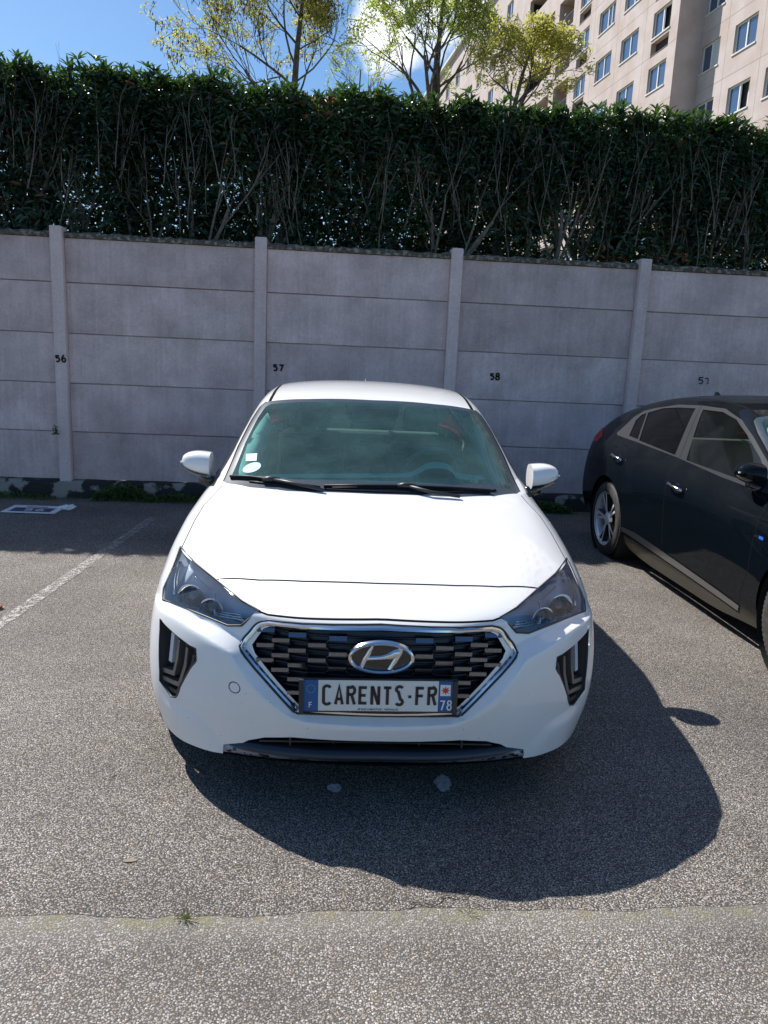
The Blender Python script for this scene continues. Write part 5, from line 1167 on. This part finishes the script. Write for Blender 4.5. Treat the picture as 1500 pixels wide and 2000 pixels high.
def tree(name, x, y, trunk, rad, limbs, env, lab, leafm, seed, depth=4, lsize=.06, pods=0, spread=.75, dens=.6):
    """trunk = [(dx, z), ..] ; limbs = [(z, azimuth, rise, length, radius), ..]"""
    r = random.Random(seed); off = Vector((x, y, 0)); root = empty(name, off); tag(root, lab, 'tree', 'spring trees beyond the hedge'); q = MB(); tips = []
    P = [off+Vector((dx, r.uniform(-.05, .05), z)) for dx, z in trunk]; q.tube(P, [rad*(1.25-.95*i/(len(P)-1)) for i in range(len(P))], 9, 0, False)
    for z, az, rise, ln, lr in limbs:
        k = max(i for i in range(len(P)) if P[i].z <= z+.001); k = min(k, len(P)-2); f = (z-P[k].z)/(P[k+1].z-P[k].z); p = P[k].lerp(P[k+1], f)
        grow(q, r, p, Vector((cos(az), sin(az), rise)).normalized(), ln, lr, depth, tips, spread, env)
    mesh_obj('trunk', [Vector(v)-off for v in q.v], q.f, TBARK, root, True)
    Lf = Leaves()
    for p, d, dp in tips:
        if dp > 1: continue
        c = mnoise.noise(p*1.3)
        if r.random() < dens*(1.15+c*1.3):
            cc = p
            for i in range(r.choice((9, 13, 17))): Lf.quad(cc+rdir(r)*.13*r.random()-off, rdir(r, -.5, .9), rdir(r), lsize*r.uniform(.6, 1.25), lsize*.5, r.random(), 0)
        if pods and r.random() < pods*(.25+max(0, mnoise.noise(p*.8+Vector((4, 0, 0)))*2.4)):
            for i in range(r.choice((3, 5, 6))): Lf.quad(p+rdir(r)*.10-off, Vector((r.uniform(-.25, .25), r.uniform(-.25, .25), -1)), rdir(r), r.uniform(.07, .12), .026, .5, 1)
    Lf.build('crown', [leafm, POD], root)
tree('locust_tree', -.78, 17.5, [(0, 0), (-.03, 4.5), (0, 6.6), (.06, 7.6), (.16, 8.6), (.42, 9.7)], .085,
     [(6.1, pi, .35, 1.5, .035), (6.4, pi*.85, .7, 1.3, .03), (6.6, 0, .9, .9, .025), (6.9, pi*1.05, .8, 1.3, .03), (7.0, -.6, .55, 1.0, .022), (7.3, pi*1.2, 1.0, 1.2, .025), (7.6, .3, .5, .9, .02), (7.7, pi*.95, .9, 1.2, .025), (8.2, pi, 1.3, 1.1, .02), (8.4, 0, .8, .8, .018), (5.9, pi*.9, .25, 1.6, .03), (9.0, pi*.8, 1, 1, .018)],
     ((-1.75, 17.5, 7.9), (2.15, 1.5, 1.75)), 'tall bare limbed tree with yellow leaf tufts and dark hanging pods behind the hedge', YLEAF, 12, 4, .06, 1.1, .75, .85)
tree('spring_tree', 2.05, 17.0, [(.05, 0), (.0, 4.5), (.02, 6.2), (.05, 7.0), (.10, 8.0), (.15, 8.8)], .095,
     [(5.9, pi, .9, 1.3, .05), (6.1, 0, 1.1, 1.1, .05), (6.2, pi*1.2, 1.3, 1.3, .05), (6.4, pi*.8, .7, 1.3, .04), (6.6, -.7, .9, 1.0, .035), (6.9, .5, 1.0, 1.0, .03), (7.2, pi, 1.0, 1.0, .03), (7.6, 0, 1.0, .9, .025), (8.0, pi*.9, 1, .8, .02)],
     ((1.75, 17.0, 7.7), (1.75, 1.4, 1.35)), 'round topped tree with fresh yellow green leaves standing left of the pink building', GLEAF, 24, 4, .06, 0, .7, .72)
tree('spring_tree', .65, 19.5, [(0, 0), (0, 5.0), (-.03, 6.6), (.02, 8.0)], .045,
     [(6.2, pi, .9, .9, .02), (6.5, 0, 1.0, .9, .02), (6.8, pi*1.2, 1.0, .8, .018), (7.2, .4, 1.0, .8, .015), (7.5, pi, 1, .7, .012)],
     ((.65, 19.5, 7.6), (1.0, .9, .95)), 'thin small tree with sparse leaves between the pod tree and the round topped tree', GLEAF, 31, 3, .055, 0, .7, .45)
tree('spring_tree', 3.45, 16.0, [(0, 0), (.0, 5.0), (.06, 6.2), (.22, 7.0), (.40, 7.6)], .06,
     [(5.9, 0, .8, .9, .035), (6.0, pi, 1.0, .8, .03), (6.2, -.5, .6, .9, .03), (6.4, .2, 1.0, .8, .025), (6.5, pi*.9, 1.2, .7, .025), (6.8, 0, .8, .8, .02), (7.1, pi, 1.0, .6, .018)],
     ((3.72, 16.0, 7.05), (1.2, 1.1, .80)), 'low spreading yellow green tree in front of the pink building loggias', YLEAF, 47, 4, .06, 0, .8, .75)

# ------------------------------------------------------------------ weeds along the plinth, litter and the fallen sign
WEED = leafmat('weed_leaf', (.045, .085, .025), (.2, .34, .05), .5, .35, .5); GRASSM = leafmat('grass_blade', (.10, .13, .04), (.3, .36, .08), .6, .35, .5)
def weed_patch(name, x0, x1, n, hmax, lab, grp, mt=WEED, seed=1, big=.03, yc=WY-.17):
    r = random.Random(seed); Lf = Leaves(); c0 = Vector(((x0+x1)/2, yc, 0))
    for k in range(n):
        x = r.uniform(x0, x1); e = 1-abs((x-c0.x)/((x1-x0)/2))**2; h = hmax*r.random()*(.3+.7*max(0, e)); p = Vector((x, yc+r.gauss(0, .045), h))
        if p.y > WY-.12: p.y = WY-.125
        if big < .02: Lf.quad(Vector((p.x, p.y, 0))-c0, Vector((r.uniform(-.5, .5), r.uniform(-.6, .2), 1)), rdir(r), h+.02, .004, r.random())
        else: Lf.quad(p-c0, rdir(r, -.3, .7), rdir(r, .2, 1), big*r.uniform(.6, 1.3), big*.8, r.random())
    o = Lf.build(name, mt, None); o.location = c0; tag(o, lab, 'weeds', grp); return o
WGp = 'weeds at the foot of the wall'
weed_patch('weed_clump', -2.35, -1.75, 1500, .17, 'leafy green weed clump against the plinth right of the 56 post', WGp, seed=1)
weed_patch('weed_clump', -1.8, -1.15, 1100, .09, 'low weeds against the plinth beside the white car mirror', WGp, seed=2, big=.022)
weed_patch('weed_clump', -3.6, -2.75, 900, .06, 'low weeds against the plinth left of the 56 post', WGp, seed=3, big=.02)
weed_patch('weed_clump', 1.95, 2.75, 1400, .13, 'leafy weeds against the plinth between the white car and the black car', WGp, seed=4)
gr_ = weed_patch('grass_fringe', -4.5, 4.5, 2600, .035, None, None, GRASSM, 5, .01, WY-.24); gr_['kind'] = 'stuff'; gr_['label'] = 'thin grass fringe growing at the foot of the wall'
ex = weed_patch('wall_plant', -2.74, -2.70, 60, .10, 'small green plant growing from the joint beside the 56 post', WGp, seed=8, big=.022, yc=WY-.03); ex.location.z = .66
def tuft(x, y, n, lab, seed):
    r = random.Random(seed); Lf = Leaves()
    for k in range(n): a = r.uniform(0, 2*pi); Lf.quad(Vector((r.gauss(0, .006), r.gauss(0, .004), 0)), Vector((cos(a)*.7, sin(a)*.7, r.uniform(.2, .9))), rdir(r), r.uniform(.018, .045), .0035, r.random())
    o = Lf.build('grass_tuft', GRASSM, None); o.location = (x, y, 0); tag(o, lab, 'grass tuft', 'grass tufts in the asphalt joint')
tuft(-.36, 1.985, 34, 'yellow green grass tuft in the asphalt joint at lower left', 3)
tuft(.48, 1.985, 8, 'tiny grass tuft in the asphalt joint below the car shadow', 4)
# leaf litter and twigs
def litter(x, y, ln, mt, lab, seed, nm='fallen_leaf'):
    r = random.Random(seed); Lf = Leaves()
    for k in range(r.choice((3, 5))): Lf.leaf(Vector((r.uniform(-.03, .03), r.uniform(-.02, .02), .008)), Vector((r.uniform(-1, 1), r.uniform(-1, 1), .15)), Vector((0, 0, 1)), ln*r.uniform(.7, 1.2), ln*.42, r.random())
    o = Lf.build(nm, mt, None); o.location = (x, y, .003); o['label'] = lab; o['category'] = 'dry leaf'; o['group'] = 'dry leaves on the asphalt'
litter(-1.93, 4.62, .085, DRY, 'curled brown leaf cluster on the asphalt at the left edge', 1); litter(-1.62, 5.5, .02, DRY, 'small dry leaf on the asphalt above the left bay line', 2)
r = random.Random(77); Lf = Leaves()
for k in range(420):
    x = r.uniform(-4.2, 4.2); y = 8.05-abs(r.gauss(0, .55)) if k < 330 else r.uniform(2.4, 7.6)
    if y < 2.3 or (abs(x-.25) < 1.0 and y < 7.2): continue
    z_ = r.uniform(.004, .010); Lf.quad(Vector((x, y, z_)), Vector((r.uniform(-1, 1), r.uniform(-1, 1), .08)), Vector((0, 0, 1)), r.uniform(.008, .028), r.uniform(.004, .011), r.random())
o = Lf.build('leaf_litter', DRY, None); o['kind'] = 'stuff'; o['label'] = 'small brown leaf bits and grit strewn on the asphalt near the wall'
q = MB(); pts = [(.30+.014*i, 2.015+.012*sin(i*.9)+.004*i, .008+.003*sin(i*2.)) for i in range(16)]; q.tube(pts, .0014, 5); q.tube([pts[7], (.40, 2.06, .012), (.44, 2.07, .010)], .0010, 4); tag(q.build('twig', TBARK), 'thin dry twig lying in the asphalt joint below the shadow', 'twig')
tag(patch('mud_spot', -.58, 2.80-.55, .020, .009, mat('ochre_stain', (.24, .19, .14), .9, noise=(80, (.2, .17, .14), .4, .6)), .0045, 14, .3), 'small ochre stain on the asphalt left of the car shadow', 'stain')
# fallen bay sign: white board with a dark blue panel and 56
sg = empty('fallen_sign', (-2.74, 7.48, .003), radians(-2)); tag(sg, 'white and dark blue sign board reading 56 lying on the asphalt under the wall', 'sign')
SWh = mat('sign_white', (.72, .73, .76), .5); SBl = mat('sign_blue', (.03, .035, .12), .5)
q = MB(); q.box((-.25, -.16, .004), (.25, .16, .012)); bevel(q.build('board', SWh, sg), .003, 2)
q = MB(); q.box((-.19, -.125, .0124), (.19, .045, .0134)); q.build('blue_panel', SBl, sg)
q = MB()
for i, ch in enumerate('56'):
    for pth in letters(ch, .10, .07, .02): v, f = stroke(pth, .02); q.add([(a.x+.02+(i-.5)*.11, a.y-.04, .0140) for a in v], f)
q.build('number', SWh, sg)
q = MB(); q.box((-.10, .075, .0124), (.10, .10, .0134)); q.build('blue_bar', SBl, sg)
r = random.Random(5); bm = bmesh.new(); bmesh.ops.create_icosphere(bm, subdivisions=4, radius=.05)
for v in bm.verts:
    nz = mnoise.noise(v.co*38); v.co = Vector((v.co.x*1.5, v.co.y*.9, v.co.z*.55))*(1+.55*nz)
me = bpy.data.meshes.new('crumpled_tissue'); bm.to_mesh(me); me.materials.append(mat('tissue', (.74, .76, .80), .8)); o = bpy.data.objects.new('crumpled_tissue', me); COL.objects.link(o); o.location = (-2.45, 7.55, .022); o.rotation_euler = (0, 0, .2)
tag(o, 'crumpled white tissue on the asphalt at the right end of the fallen sign', 'tissue')
WHITE = paint_white(); BLACK = paint_black()
c1 = build_car('parked_car', (.224458, 2.44474675), -.02891773, WHITE, True)
tag(c1, 'white hatchback parked nose out with a CARENTS-FR plate under its hexagonal grille', 'car', 'cars parked in the bays')
c2 = build_car('parked_car', (3.41376715, 2.7751896), .0158772, BLACK, False)
tag(c2, 'black dusty hatchback with chrome door handles parked right of the white car', 'car', 'cars parked in the bays')
